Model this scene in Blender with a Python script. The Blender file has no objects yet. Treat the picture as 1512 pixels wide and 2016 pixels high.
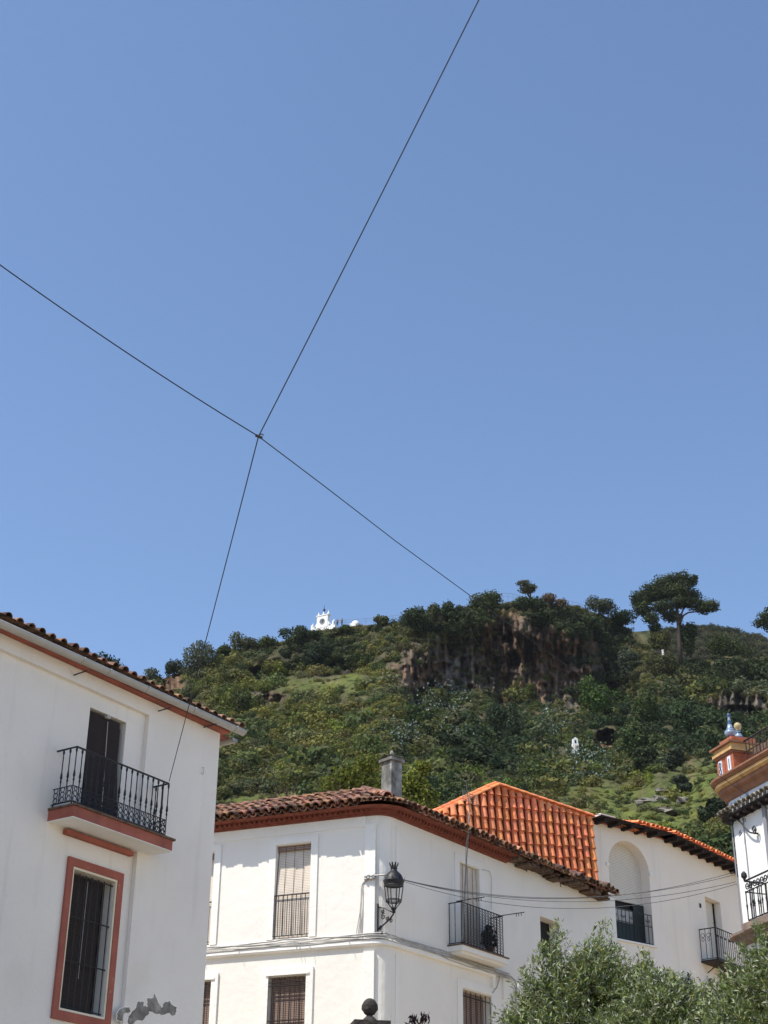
import bpy, math, random
import numpy as np
from mathutils import Vector, Matrix

random.seed(7)
RNG = np.random.default_rng(11)
S = bpy.context.scene
C = S.collection
R_ = math.radians

# ------------------------------------------------------------------ camera
FPX, PITCH, ROLL = 3000.0, R_(28.1), math.atan(57 / 5618)
CAM = np.array([0.0, 0.0, 1.6])
FW = np.array([0, math.cos(PITCH), math.sin(PITCH)])
_r0 = np.array([1.0, 0, 0]); _u0 = np.array([0, -math.sin(PITCH), math.cos(PITCH)])
RT = math.cos(ROLL) * _r0 + math.sin(ROLL) * _u0
UP = math.cos(ROLL) * _u0 - math.sin(ROLL) * _r0
cd = bpy.data.cameras.new('camera'); cam = bpy.data.objects.new('camera', cd); C.objects.link(cam)
cd.sensor_fit = 'VERTICAL'; cd.sensor_height = 36.0; cd.lens = 36.0 * FPX / 2016.0
cd.clip_start = 0.1; cd.clip_end = 5000
m3 = Matrix((RT, UP, -FW)).transposed()
cam.matrix_world = Matrix.Translation(CAM) @ m3.to_4x4()
S.camera = cam

# ------------------------------------------------------------------ world, sun, exposure
SUN_AZ, SUN_EL = -122.0, 58.0           # azimuth from the view direction (+Y), clockwise
w = bpy.data.worlds.new('World'); S.world = w; w.use_nodes = True
nt = w.node_tree; nt.nodes.clear()
sky = nt.nodes.new('ShaderNodeTexSky'); sky.sky_type = 'NISHITA'; sky.sun_disc = False
sky.sun_elevation = R_(SUN_EL); sky.sun_rotation = R_(SUN_AZ)
sky.altitude = 300; sky.air_density = 1.0; sky.dust_density = 0.7; sky.ozone_density = 3.6
bg = nt.nodes.new('ShaderNodeBackground'); bg.inputs[1].default_value = 0.128
wo = nt.nodes.new('ShaderNodeOutputWorld')
nt.links.new(sky.outputs[0], bg.inputs[0]); nt.links.new(bg.outputs[0], wo.inputs[0])
ld = bpy.data.lights.new('sun', 'SUN'); lo = bpy.data.objects.new('sun', ld); C.objects.link(lo)
ld.energy = 3.65; ld.angle = R_(0.5); ld.color = (1.0, 0.95, 0.87)
sd = Vector((math.sin(R_(SUN_AZ)) * math.cos(R_(SUN_EL)), math.cos(R_(SUN_AZ)) * math.cos(R_(SUN_EL)), math.sin(R_(SUN_EL))))
lo.rotation_euler = sd.to_track_quat('Z', 'Y').to_euler(); lo.location = (0, 0, 60)
S.view_settings.view_transform = 'Standard'; S.view_settings.look = 'None'
S.view_settings.exposure = 0.65; S.view_settings.gamma = 1.0; S.view_settings.use_curve_mapping = False
S.render.engine = 'CYCLES'
S.cycles.max_bounces = 6; S.cycles.diffuse_bounces = 4; S.cycles.glossy_bounces = 2; S.cycles.transparent_max_bounces = 8
S.cycles.caustics_reflective = False; S.cycles.caustics_refractive = False

# ------------------------------------------------------------------ geometry helpers
def ray(x, y):
    d = FW * FPX + RT * (x - 756) + UP * (1008 - y); return d / np.linalg.norm(d)
def atD(x, y, D):                        # the point of the line of sight at a horizontal distance
    d = ray(x, y); return CAM + d * D / math.hypot(d[0], d[1])
def azv(a): return np.array([math.sin(R_(a)), math.cos(R_(a)), 0.0])
Z = np.array([0, 0, 1.0])

class Fr:                                # a wall frame: u along the wall, d out of it, z up
    def __init__(s, O, U, N):
        s.O = np.array([O[0], O[1], 0.0]); s.U = U; s.N = N
    def P(s, u, d, z): return s.O + s.U * u + s.N * d + Z * z
    def px(s, x, y, d=0.0):
        r = ray(x, y); o = s.O + s.N * d
        p = CAM + r * (((o - CAM) @ s.N) / (r @ s.N))
        return float((p - s.O) @ s.U), float(p[2])
    def shift(s, u, d): return Fr(s.P(u, d, 0), s.U, s.N)

class MB:
    def __init__(s): s.v = []; s.f = []; s.mi = []; s.c = []
    def add(s, vs, fs, mi=0, col=(1, 1, 1)):
        b = len(s.v); s.v.extend([tuple(map(float, p)) for p in vs])
        for f in fs:
            s.f.append(tuple(i + b for i in f)); s.mi.append(mi); s.c.append(col)
        return s
    def box(s, fr, u0, u1, d0, d1, z0, z1, mi=0, col=(1, 1, 1)):
        p = [fr.P(u, d, z) for z in (z0, z1) for (u, d) in ((u0, d0), (u1, d0), (u1, d1), (u0, d1))]
        return s.add(p, [(0, 1, 2, 3), (7, 6, 5, 4), (0, 4, 5, 1), (1, 5, 6, 2), (2, 6, 7, 3), (3, 7, 4, 0)], mi, col)
    def quad(s, a, b, c, d, mi=0, col=(1, 1, 1)): return s.add([a, b, c, d], [(0, 1, 2, 3)], mi, col)
    def prism(s, fr, poly, d0, d1, mi=0, col=(1, 1, 1)):
        n = len(poly)
        p = [fr.P(u, d0, z) for u, z in poly] + [fr.P(u, d1, z) for u, z in poly]
        return s.add(p, [tuple(range(n)), tuple(range(2 * n - 1, n - 1, -1))] + [(i, (i + 1) % n, n + (i + 1) % n, n + i) for i in range(n)], mi, col)
    def tube(s, pts, r, n=6, mi=0, col=(1, 1, 1), cap=True):
        pts = [np.array(p, float) for p in pts]; m = len(pts)
        rs = r if hasattr(r, '__len__') else [r] * m
        vs = []; prev = None
        for i, p in enumerate(pts):
            t = pts[min(i + 1, m - 1)] - pts[max(i - 1, 0)]; L = np.linalg.norm(t); t = t / L if L > 0 else Z
            if prev is None:
                a = np.cross(t, Z if abs(t[2]) < 0.9 else np.array([1.0, 0, 0]))
            else:
                a = prev - t * (prev @ t)
            a = a / np.linalg.norm(a); prev = a; b = np.cross(t, a)
            for k in range(n):
                q = 2 * math.pi * k / n; vs.append(p + (a * math.cos(q) + b * math.sin(q)) * rs[i])
        fs = [(i * n + k, i * n + (k + 1) % n, (i + 1) * n + (k + 1) % n, (i + 1) * n + k) for i in range(m - 1) for k in range(n)]
        if cap: fs += [tuple(range(n))[::-1], tuple(range((m - 1) * n, m * n))]
        return s.add(vs, fs, mi, col)
    def lathe(s, base, prof, n=12, mis=None, a0=0.0):
        vs = []; base = np.array(base, float)
        for r, z in prof:
            for k in range(n):
                q = a0 + 2 * math.pi * k / n; vs.append(base + np.array([r * math.cos(q), r * math.sin(q), z]))
        b = len(s.v); s.v.extend([tuple(map(float, p)) for p in vs])
        for i in range(len(prof) - 1):
            for k in range(n):
                s.f.append((b + i * n + k, b + i * n + (k + 1) % n, b + (i + 1) * n + (k + 1) % n, b + (i + 1) * n + k))
                s.mi.append(mis[i] if mis else 0); s.c.append((1, 1, 1))
        s.f.append(tuple(b + k for k in range(n))); s.mi.append(0); s.c.append((1, 1, 1))
        s.f.append(tuple(b + (len(prof) - 1) * n + k for k in range(n))); s.mi.append(mis[-1] if mis else 0); s.c.append((1, 1, 1))
        return s
    def sweep(s, path, prof, mi=0, closed=True):       # path: (point, normal); prof: (d, z)
        m = len(prof); vs = []
        for p, n in path:
            for d, z in prof: vs.append(p + n * d + Z * z)
        fs = []
        for i in range(len(path) - 1):
            for k in range(m if closed else m - 1):
                fs.append((i * m + k, i * m + (k + 1) % m, (i + 1) * m + (k + 1) % m, (i + 1) * m + k))
        if closed: fs += [tuple(range(m)), tuple(range((len(path) - 1) * m, len(path) * m))]
        return s.add(vs, fs, mi)
    def wall(s, fr, u0, u1, z0, z1, holes=(), mi=0, d=0.0):     # a wall face with real openings and their reveals
        us = sorted({u0, u1} | {h[0] for h in holes} | {h[1] for h in holes})
        zs = sorted({z0, z1} | {h[2] for h in holes} | {h[3] for h in holes})
        us = [u for u in us if u0 - 1e-6 <= u <= u1 + 1e-6]; zs = [z for z in zs if z0 - 1e-6 <= z <= z1 + 1e-6]
        for a, b in zip(us, us[1:]):
            for c, e in zip(zs, zs[1:]):
                um, zm = (a + b) / 2, (c + e) / 2
                if any(h[0] < um < h[1] and h[2] < zm < h[3] for h in holes): continue
                s.quad(fr.P(a, d, c), fr.P(b, d, c), fr.P(b, d, e), fr.P(a, d, e), mi)
        for h in holes:
            a, b, c, e, k = h[:5]
            for (x0, y0), (x1, y1) in (((a, c), (a, e)), ((b, c), (b, e)), ((a, c), (b, c)), ((a, e), (b, e))):
                s.quad(fr.P(x0, d, y0), fr.P(x1, d, y1), fr.P(x1, d - k, y1), fr.P(x0, d - k, y0), mi)
        return s
    def build(s, name, mats, parent=None, smooth=False):
        if not isinstance(mats, (list, tuple)): mats = [mats]
        off = ROOT.get(parent.name, (0, 0, 0)) if parent else (0, 0, 0)
        me = bpy.data.meshes.new(name)
        me.from_pydata([(a - off[0], b - off[1], c - off[2]) for a, b, c in s.v], [], s.f)
        for m in mats: me.materials.append(m)
        me.polygons.foreach_set('material_index', s.mi)
        if smooth: me.polygons.foreach_set('use_smooth', [True] * len(s.f))
        ln = np.array([len(f) for f in s.f]); col = np.repeat(np.array([tuple(c)[:3] + (1,) for c in s.c], np.float32), ln, axis=0)
        at = me.color_attributes.new('tint', 'FLOAT_COLOR', 'CORNER'); at.data.foreach_set('color', col.ravel())
        o = bpy.data.objects.new(name, me); C.objects.link(o)
        if parent: o.parent = parent; ROOT[o.name] = off
        return o
ROOT = {}

def build_np(name, V, F, col, mat, parent=None):
    off = np.array(ROOT.get(parent.name, (0, 0, 0)) if parent else (0, 0, 0))
    me = bpy.data.meshes.new(name); V = np.asarray(V, np.float32) - off.astype(np.float32); F = np.asarray(F, np.int32); k = F.shape[1]
    me.vertices.add(len(V)); me.vertices.foreach_set('co', V.ravel())
    me.loops.add(F.size); me.loops.foreach_set('vertex_index', F.ravel())
    me.polygons.add(len(F)); me.polygons.foreach_set('loop_start', np.arange(0, F.size, k, dtype=np.int32))
    me.polygons.foreach_set('loop_total', np.full(len(F), k, np.int32))
    me.update(calc_edges=True)
    at = me.color_attributes.new('tint', 'FLOAT_COLOR', 'POINT')
    c4 = np.ones((len(V), 4), np.float32); c4[:, :3] = col; at.data.foreach_set('color', c4.ravel())
    me.materials.append(mat)
    o = bpy.data.objects.new(name, me); C.objects.link(o)
    if parent: o.parent = parent; ROOT[o.name] = tuple(off)
    return o

def tag(o, label=None, cat=None, group=None, kind=None):
    if label: o['label'] = label
    if cat: o['category'] = cat
    if group: o['group'] = group
    if kind: o['kind'] = kind
    return o
def thing(name, label, cat, loc, group=None):
    o = bpy.data.objects.new(name, None); C.objects.link(o); o.location = tuple(map(float, loc)); o.empty_display_size = 0.2
    ROOT[o.name] = tuple(map(float, loc)); return tag(o, label, cat, group)

# ------------------------------------------------------------------ materials
def M(name, col, rough=0.75, var=0.15, scale=3.0, bump=0.0, bscale=25.0, tint=False, spec=0.3, metal=0.0, dirt=None, stripes=None, trans=0.0):
    m = bpy.data.materials.new(name); m.use_nodes = True; n = m.node_tree; N = n.nodes; L = n.links
    b = N['Principled BSDF']; b.inputs['Roughness'].default_value = rough; b.inputs['Specular IOR Level'].default_value = spec; b.inputs['Metallic'].default_value = metal
    g = N.new('ShaderNodeNewGeometry')
    def noise(sc, det=4, vec=None):
        t = N.new('ShaderNodeTexNoise'); t.inputs['Scale'].default_value = sc; t.inputs['Detail'].default_value = det
        L.new(vec or g.outputs['Position'], t.inputs['Vector']); return t.outputs['Fac']
    def mix(kind, f, a, c):
        x = N.new('ShaderNodeMix'); x.data_type = 'RGBA'; x.blend_type = kind
        for s, v in ((0, f), (6, a), (7, c)):
            if hasattr(v, 'links'): L.new(v, x.inputs[s])
            else: x.inputs[s].default_value = v if s == 0 else (*v, 1)
        return x.outputs[2]
    def ramp(v, a, c):
        r = N.new('ShaderNodeMapRange'); r.inputs[1].default_value = a; r.inputs[2].default_value = c; L.new(v, r.inputs[0]); return r.outputs[0]
    lo_ = tuple(c * (1 - var) for c in col); hi_ = tuple(min(1, c * (1 + var)) for c in col)
    c = mix('MIX', ramp(noise(scale), 0.3, 0.7), lo_, hi_)
    for dcol, dsc, a, e, amt, mapp in (dirt or ()):
        mp = N.new('ShaderNodeMapping'); mp.inputs['Scale'].default_value = mapp; L.new(g.outputs['Position'], mp.inputs[0])
        f = ramp(noise(dsc, 6, mp.outputs[0]), a, e)
        mu = N.new('ShaderNodeMath'); mu.operation = 'MULTIPLY'; mu.inputs[1].default_value = amt; L.new(f, mu.inputs[0])
        c = mix('MIX', mu.outputs[0], c, dcol)
    if stripes:
        wv = N.new('ShaderNodeTexWave'); wv.bands_direction = stripes[0]; wv.inputs['Scale'].default_value = stripes[1]; wv.inputs['Distortion'].default_value = stripes[4] if len(stripes) > 4 else 0.0
        L.new(g.outputs['Position'], wv.inputs['Vector']); c = mix('MIX', ramp(wv.outputs['Fac'], stripes[2][0], stripes[2][1]), c, stripes[3])
    if tint:
        a = N.new('ShaderNodeAttribute'); a.attribute_name = 'tint'; c = mix('MULTIPLY', 1.0, c, a.outputs['Color'])
    L.new(c, b.inputs['Base Color'])
    if bump:
        bp = N.new('ShaderNodeBump'); bp.inputs['Strength'].default_value = bump; bp.inputs['Distance'].default_value = 0.03
        L.new(noise(bscale, 5), bp.inputs['Height']); L.new(bp.outputs[0], b.inputs['Normal'])
    if trans:
        t = N.new('ShaderNodeBsdfTranslucent'); L.new(c, t.inputs[0]); ms = N.new('ShaderNodeMixShader'); ms.inputs[0].default_value = trans
        L.new(b.outputs[0], ms.inputs[1]); L.new(t.outputs[0], ms.inputs[2]); L.new(ms.outputs[0], N['Material Output'].inputs[0])
    return m

one = (1, 1, 1)
m_plL = M('plaster_left', (0.77, 0.735, 0.68), 0.9, 0.04, 0.7, 0.3, 26, dirt=[((0.42, 0.40, 0.36), 1.0, 0.58, 0.82, 0.30, (4, 4, 0.3)), ((0.55, 0.5, 0.38), 1.0, 0.6, 0.85, 0.35, (1.2, 1.2, 0.8)), ((0.5, 0.5, 0.48), 6, 0.66, 0.8, 0.25, one)])
m_plC = M('plaster_centre', (0.83, 0.79, 0.71), 0.9, 0.03, 1.0, 0.45, 4.5, dirt=[((0.45, 0.43, 0.39), 1.0, 0.60, 0.84, 0.35, (5, 5, 0.4)), ((0.6, 0.55, 0.42), 1.0, 0.6, 0.85, 0.3, (1.5, 1.5, 0.5)), ((0.45, 0.45, 0.42), 9, 0.7, 0.8, 0.3, one)])
m_trimC = M('plaster_trim', (0.84, 0.81, 0.745), 0.9, 0.03, 2.0, 0.4, 9)
m_plH = M('plaster_house_behind', (0.82, 0.75, 0.66), 0.9, 0.03, 0.8, 0.25, 12, dirt=[((0.45, 0.40, 0.35), 1.0, 0.58, 0.84, 0.30, (4, 4, 0.3)), ((0.6, 0.54, 0.45), 1.0, 0.6, 0.85, 0.25, (1.5, 1.5, 0.5))])
m_plT = M('plaster_tower', (0.80, 0.79, 0.75), 0.9, 0.04, 1.5, 0.35, 10, dirt=[((0.45, 0.42, 0.36), 2.0, 0.6, 0.8, 0.45, (1.5, 1.5, 0.6))])
m_red = M('terracotta_paint', (0.33, 0.105, 0.075), 0.85, 0.15, 2.5, 0.35, 25, dirt=[((0.20, 0.085, 0.065), 1.0, 0.52, 0.72, 0.6, (4, 4, 0.8)), ((0.48, 0.33, 0.27), 14, 0.66, 0.74, 0.5, one)])
m_brick = M('red_cornice', (0.20, 0.056, 0.036), 0.85, 0.25, 8, 0.4, 30)
m_tileold = M('old_roof_tile', (0.40, 0.20, 0.12), 0.9, 0.3, 6, 0.6, 30, tint=True, dirt=[((0.06, 0.052, 0.04), 7, 0.42, 0.60, 0.88, one), ((0.42, 0.38, 0.31), 12, 0.58, 0.72, 0.6, one)])
m_tilelich = M('lichened_roof_tile', (0.34, 0.20, 0.13), 0.95, 0.3, 6, 0.6, 30, tint=True, dirt=[((0.035, 0.032, 0.026), 6, 0.40, 0.58, 0.85, one), ((0.45, 0.40, 0.33), 11, 0.62, 0.72, 0.7, one)])
m_tilenew = M('orange_roof_tile', (0.80, 0.255, 0.105), 0.85, 0.2, 5, 0.3, 30, tint=True, dirt=[((0.22, 0.10, 0.06), 5, 0.52, 0.75, 0.55, (2, 2, 1)), ((0.55, 0.42, 0.32), 11, 0.62, 0.76, 0.5, one)])
m_tiledark = M('weathered_tile', (0.13, 0.085, 0.06), 0.95, 0.45, 9, 0.6, 30, tint=True)
m_iron = M('black_iron', (0.012, 0.013, 0.016), 0.5, 0.3, 20, spec=0.4)
m_ironb = M('brown_iron', (0.035, 0.026, 0.022), 0.7, 0.3, 20, spec=0.3)
m_gut = M('aluminium_gutter', (0.40, 0.39, 0.36), 0.55, 0.08, 3, spec=0.4, dirt=[((0.35, 0.33, 0.28), 5, 0.55, 0.8, 0.4, (1, 1, 3))])
m_blindD = M('dark_roller_blind', (0.040, 0.026, 0.022), 0.7, 0.15, 5, stripes=('Z', 13.0, (0.2, 0.6), (0.018, 0.013, 0.012)))
m_blindB = M('beige_slat_blind', (0.70, 0.625, 0.52), 0.8, 0.1, 5, stripes=('Z', 8.0, (0.75, 0.95), (0.42, 0.32, 0.25)))
m_blindP = M('brown_slat_blind', (0.30, 0.215, 0.17), 0.8, 0.1, 5, stripes=('Z', 8.0, (0.6, 0.95), (0.09, 0.055, 0.045)))
m_blindC = M('cream_shutter', (0.68, 0.64, 0.56), 0.6, 0.04, 5, stripes=('Z', 6.0, (0.72, 0.92), (0.40, 0.37, 0.31)))
m_dark = M('dark_room', (0.012, 0.01, 0.01), 0.6, 0.2, 5)
m_greend = M('dark_green_door', (0.010, 0.020, 0.018), 0.45, 0.2, 5, spec=0.45)
m_cream = M('cream_reveal', (0.72, 0.66, 0.52), 0.85, 0.05, 3)
m_cement = M('bare_cement', (0.22, 0.21, 0.19), 0.95, 0.35, 5, 0.9, 22, dirt=[((0.10, 0.095, 0.085), 9, 0.5, 0.7, 0.7, one), ((0.42, 0.40, 0.37), 5, 0.6, 0.72, 0.6, one)])
m_conc = M('old_chimney_render', (0.33, 0.32, 0.29), 0.95, 0.25, 5, 0.6, 22, dirt=[((0.07, 0.068, 0.055), 4, 0.40, 0.62, 0.8, (1, 1, 0.5)), ((0.6, 0.58, 0.54), 7, 0.6, 0.75, 0.6, one)])
m_wood = M('dark_timber', (0.020, 0.014, 0.012), 0.85, 0.3, 10)
m_cable = M('grey_cable', (0.42, 0.41, 0.39), 0.7, 0.2, 6)
m_cabled = M('black_cable', (0.018, 0.02, 0.026), 0.6, 0.2, 6)
m_cablem = M('dark_grey_cable', (0.07, 0.07, 0.072), 0.7, 0.2, 6)
m_glass = M('lantern_pane', (0.55, 0.56, 0.58), 0.15, 0.05, 3)
m_galv = M('galvanised_tube', (0.24, 0.235, 0.22), 0.5, 0.15, 8, metal=0.5)
m_stone = M('dark_carved_stone', (0.052, 0.046, 0.040), 0.9, 0.45, 22, 0.5, 40)
m_yellow = M('ochre_moulding', (0.56, 0.35, 0.15), 0.75, 0.2, 4, 0.3, 20, dirt=[((0.16, 0.10, 0.06), 5, 0.55, 0.75, 0.6, one)])
m_orange = M('glazed_brown_cornice', (0.25, 0.115, 0.062), 0.6, 0.2, 4, 0.2, 20)
m_brickO = M('orange_brick', (0.40, 0.11, 0.05), 0.8, 0.22, 9, 0.3, 25, stripes=('Z', 5.0, (0.9, 0.99), (0.30, 0.16, 0.10)))
m_azul = M('blue_glaze', (0.04, 0.075, 0.17), 0.3, 0.2, 6, spec=0.5)
m_azul2 = M('pale_blue_glaze', (0.24, 0.31, 0.40), 0.3, 0.2, 6, spec=0.5)
m_whtile = M('white_glaze', (0.70, 0.72, 0.74), 0.3, 0.08, 6, spec=0.5)
m_gold = M('ochre_ceramic', (0.42, 0.33, 0.17), 0.5, 0.2, 9)
m_band = M('patterned_tile_band', (0.62, 0.64, 0.66), 0.4, 0.1, 5, spec=0.5, dirt=[((0.20, 0.27, 0.40), 9, 0.52, 0.60, 0.8, one)])
m_ledge = M('brown_ledge', (0.20, 0.15, 0.12), 0.9, 0.3, 5, 0.3, 20)
m_greyf = M('grey_door_frame', (0.25, 0.25, 0.27), 0.7, 0.1, 5)
m_white = M('white_paint', (0.80, 0.80, 0.77), 0.85, 0.04, 2, 0.2, 8)
m_bark = M('bark', (0.055, 0.042, 0.033), 0.95, 0.35, 5, 0.6, 8)
m_leaf = M('foliage', (1, 1, 1), 0.8, 0.18, 0.6, tint=True, spec=0.15, trans=0.28)
m_olive = M('olive_leaf', (1, 1, 1), 0.55, 0.10, 3, tint=True, spec=0.35, trans=0.15)
m_pave = M('pale_paving', (0.22, 0.18, 0.125), 0.9, 0.15, 1.2, 0.3, 8)
m_rock = M('boulder_rock', (0.20, 0.18, 0.15), 0.95, 0.4, 0.8, 1.0, 2)
m_skin = M('skin', (0.45, 0.28, 0.2), 0.6); m_cloth = M('dark_cloth', (0.02, 0.025, 0.04), 0.9); m_cloth2 = M('grey_cloth', (0.08, 0.09, 0.1), 0.9)
m_hair = M('dark_hair', (0.02, 0.015, 0.012), 0.8)
m_reed = M('brown_slat_fence', (0.16, 0.10, 0.075), 0.9, 0.3, 9)

# ------------------------------------------------------------------ small shape helpers
def half_pipe(mb, a, b, side, up, r0, r1, seg=6, th=0.015, mi=0, col=(1, 1, 1)):     # a barrel roof tile from a (high end) to b (low end)
    a, b = np.array(a), np.array(b); vs = []
    for p, r in ((a, r0), (b, r1)):
        for rr in (r, r - th):
            for k in range(seg + 1):
                q = math.pi * k / seg; vs.append(p + side * (rr * math.cos(q)) + up * (rr * math.sin(q)))
    n = seg + 1; fs = []
    for k in range(seg):
        fs += [(k, k + 1, 2 * n + k + 1, 2 * n + k), (n + k, 3 * n + k, 3 * n + k + 1, n + k + 1), (2 * n + k, 2 * n + k + 1, 3 * n + k + 1, 3 * n + k)]
    fs += [(0, 2 * n, 3 * n, n), (seg, n + seg, 3 * n + seg, 2 * n + seg)]
    mb.add(vs, fs, mi, col)
def tint_old():
    k = random.uniform(0.45, 1.25); return (k, k * random.uniform(0.85, 1.05), k * random.uniform(0.8, 1.1))
def spiral(mb, fr, u, z, r, turns=1.4, a0=0.0, sgn=1, d=0.0, rad=0.008, n=16):
    pts = [fr.P(u + r * (1 - 0.8 * i / n) * math.cos(a0 + sgn * 2 * math.pi * turns * i / n), d, z + r * (1 - 0.8 * i / n) * math.sin(a0 + sgn * 2 * math.pi * turns * i / n)) for i in range(n + 1)]
    mb.tube(pts, rad, 4)
def ring(mb, fr, u, z, r, d, rad=0.008, n=12, sq=1.0):
    mb.tube([fr.P(u + r * math.cos(2 * math.pi * i / n), d, z + sq * r * math.sin(2 * math.pi * i / n)) for i in range(n + 1)], rad, 4)
def ring_side(mb, fr, u, z, r, d, rad=0.008, n=12):       # a ring in the plane across the wall
    mb.tube([fr.P(u, d + r * math.cos(2 * math.pi * i / n), z + r * math.sin(2 * math.pi * i / n)) for i in range(n + 1)], rad, 4)
def catenary(p, q, sag, n=24):
    p, q = np.array(p, float), np.array(q, float)
    return [p + (q - p) * t - Z * (4 * sag * t * (1 - t)) for t in np.linspace(0, 1, n + 1)]
def turned_bar(p, z0, z1, r=0.010, bulge=0.022):          # a cast baluster with a turned swelling
    mb = MB(); h = z1 - z0
    prof = [(r, 0), (r, .36 * h), (bulge * .8, .40 * h), (r * 1.1, .43 * h), (bulge, .47 * h), (bulge * .75, .53 * h), (r, .58 * h), (r, .90 * h), (bulge * .7, .92 * h), (bulge * .9, .95 * h), (r, h)]
    mb.lathe((p[0], p[1], z0), prof, 6); return mb

# ================================================================== ground
def plane(name, x0, x1, y0, y1, z, m, kind='structure'):
    return tag(MB().quad((x0, y0, z), (x1, y0, z), (x1, y1, z), (x0, y1, z)).build(name, m), kind=kind)
plane('ground', -1500, 1500, -1500, 1500, 0.0, M('town_earth', (0.42, 0.32, 0.20), 0.95, 0.2, 0.3, 0.3, 4))
plane('plaza_pavement', -12, 9, -12, 30, 0.004, m_pave)

# ================================================================== left house
L = Fr(atD(427, 1443, 26.0), azv(34), azv(124))
zL = 10.87
hl = thing('white_house', 'shaded white house with black iron balcony and terracotta window surround, in front at the left', 'house', L.P(-4, 0, 0))
du0, dz1 = L.px(178, 1392); du1, _ = L.px(249, 1420)
su0, sz0 = L.px(93, 1617); su1, _ = L.px(289, 1681); sz1 = L.px(94, 1596)[1]
wo0, wz1 = L.px(133, 1686); wo1 = L.px(241, 1718)[0]; wz0 = L.px(97, 2004)[1]
wi0, iz1 = L.px(144, 1711); wi1 = L.px(226, 1732)[0]; iz0 = L.px(115, 1984)[1]
step = L.px(288, 1400)[0]
mb = MB()
mb.wall(L, -12, 0, 0, zL + 0.2, [(du0, du1, sz1, dz1, .22), (wi0, wi1, iz0, iz1, .24), (-6.9, -6.0, iz0, iz1, .2), (-6.9, -6.0, sz1, dz1, .2)])
E1 = Fr(L.O, azv(-56), azv(34)); mb.wall(E1, 0, 9, 0, zL + 0.2); mb.wall(L, -12, 0, 0, zL + 0.2, d=-9); mb.wall(Fr(L.P(-12, 0, 0), azv(-56), azv(214)), 0, 9, 0, zL + .2)
wl = mb.build('wall', m_plL, hl)
mb = MB(); mb.box(L, step, -.004, 0.002, 0.08, 0, zL - 0.003); mb.box(L, -12, step, 0.002, 0.08, dz1 + .26, zL - 0.003)
mb.build('raised_plaster_panel', m_plL, hl)
mb = MB(); mb.box(L, -12, .10, 0.0, .22, zL + .005, zL + .05); mb.box(E1, 0.02, 9, 0, .36, zL + .002, zL + .053)
mb.build('eave_moulding', m_red, hl)
# gutter: a half-round trough that falls a little towards the left, with joints
mb = MB(); n = 30
def gz(u): return zL + .095 + .013 * min(u, 0) * 0.9
for d_in, cu0, cu1, rr in ((0, -12, .34, .085),) + tuple((0, u, u + .05, .092) for u in (L.px(131, 1298)[0], L.px(182, 1316)[0], L.px(258, 1350)[0], L.px(350, 1395)[0], L.px(432, 1430)[0])):
    vs = []
    for u in (cu0, cu1):
        for r in (rr, rr - .008):
            for k in range(9):
                q = math.pi + math.pi * k / 8; vs.append(L.P(u, .33 + r * math.cos(q), gz(u) + r * math.sin(q)))
    fs = []
    for k in range(8):
        fs += [(k, k + 1, 19 + k, 18 + k), (9 + k, 27 + k, 28 + k, 10 + k), (k, 9 + k, 10 + k, k + 1), (18 + k, 19 + k, 28 + k, 27 + k)]
    fs += [(0, 18, 27, 9), (8, 17, 35, 26)]
    mb.add(vs, fs)
gut = mb.build('gutter', m_gut, hl, True)
mb = MB()                                                  # the return gutter round the end wall
vs = [E1.P(u, .40 + .08 * math.cos(q), zL + .02 + .08 * math.sin(q)) for u in (-.1, 9) for q in np.linspace(math.pi, 2 * math.pi, 9)]
mb.add(vs, [(k, k + 1, 10 + k, 9 + k) for k in range(8)] + [tuple(range(9))]); mb.build('gutter', m_gut, hl, True)
mb = MB()
for (x0, y0, x1, y1) in ((141, 1331, 180, 1324), (308, 1402, 347, 1395), (398, 1434, 428, 1436)):
    u0, z0 = L.px(x0, y0, .12); mb = MB(); mb.tube([L.P(u0, .44, z0 + .02), L.P(u0 + .1, .02, z0 + .06)], .012, 5); mb.build('bracket_rod', m_iron, hl)
# roof with barrel tiles
mb = MB(); pit = R_(17); up = (L.N * math.sin(pit) + Z * math.cos(pit)); dn = (L.N * math.cos(pit) - Z * math.sin(pit))
mb.add([L.P(-12, .36, zL + .16), L.P(.35, .36, zL + .16), L.P(.35, -4.5, zL + .2 + 5 * math.tan(pit)), L.P(-12, -4.5, zL + .2 + 5 * math.tan(pit)), L.P(.35, -9.4, zL + .2), L.P(-12, -9.4, zL + .2)], [(0, 1, 2, 3), (3, 2, 4, 5), (1, 4, 2), (0, 3, 5), (0, 1, 4, 5)])
for k in range(4):
    u = -6.6
    while u < .24:
        b = L.P(u + random.uniform(-.012, .012), .36 + random.uniform(-.025, .025), zL + .105) - dn * (.36 * k) + up * random.uniform(0, .015)
        half_pipe(mb, b - dn * .42 + up * .02, b + up * .035, L.U, up, .060, .076, 7, .015, 0, tint_old()); u += .235
mb.build('roof', m_tilelich, hl)
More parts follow.
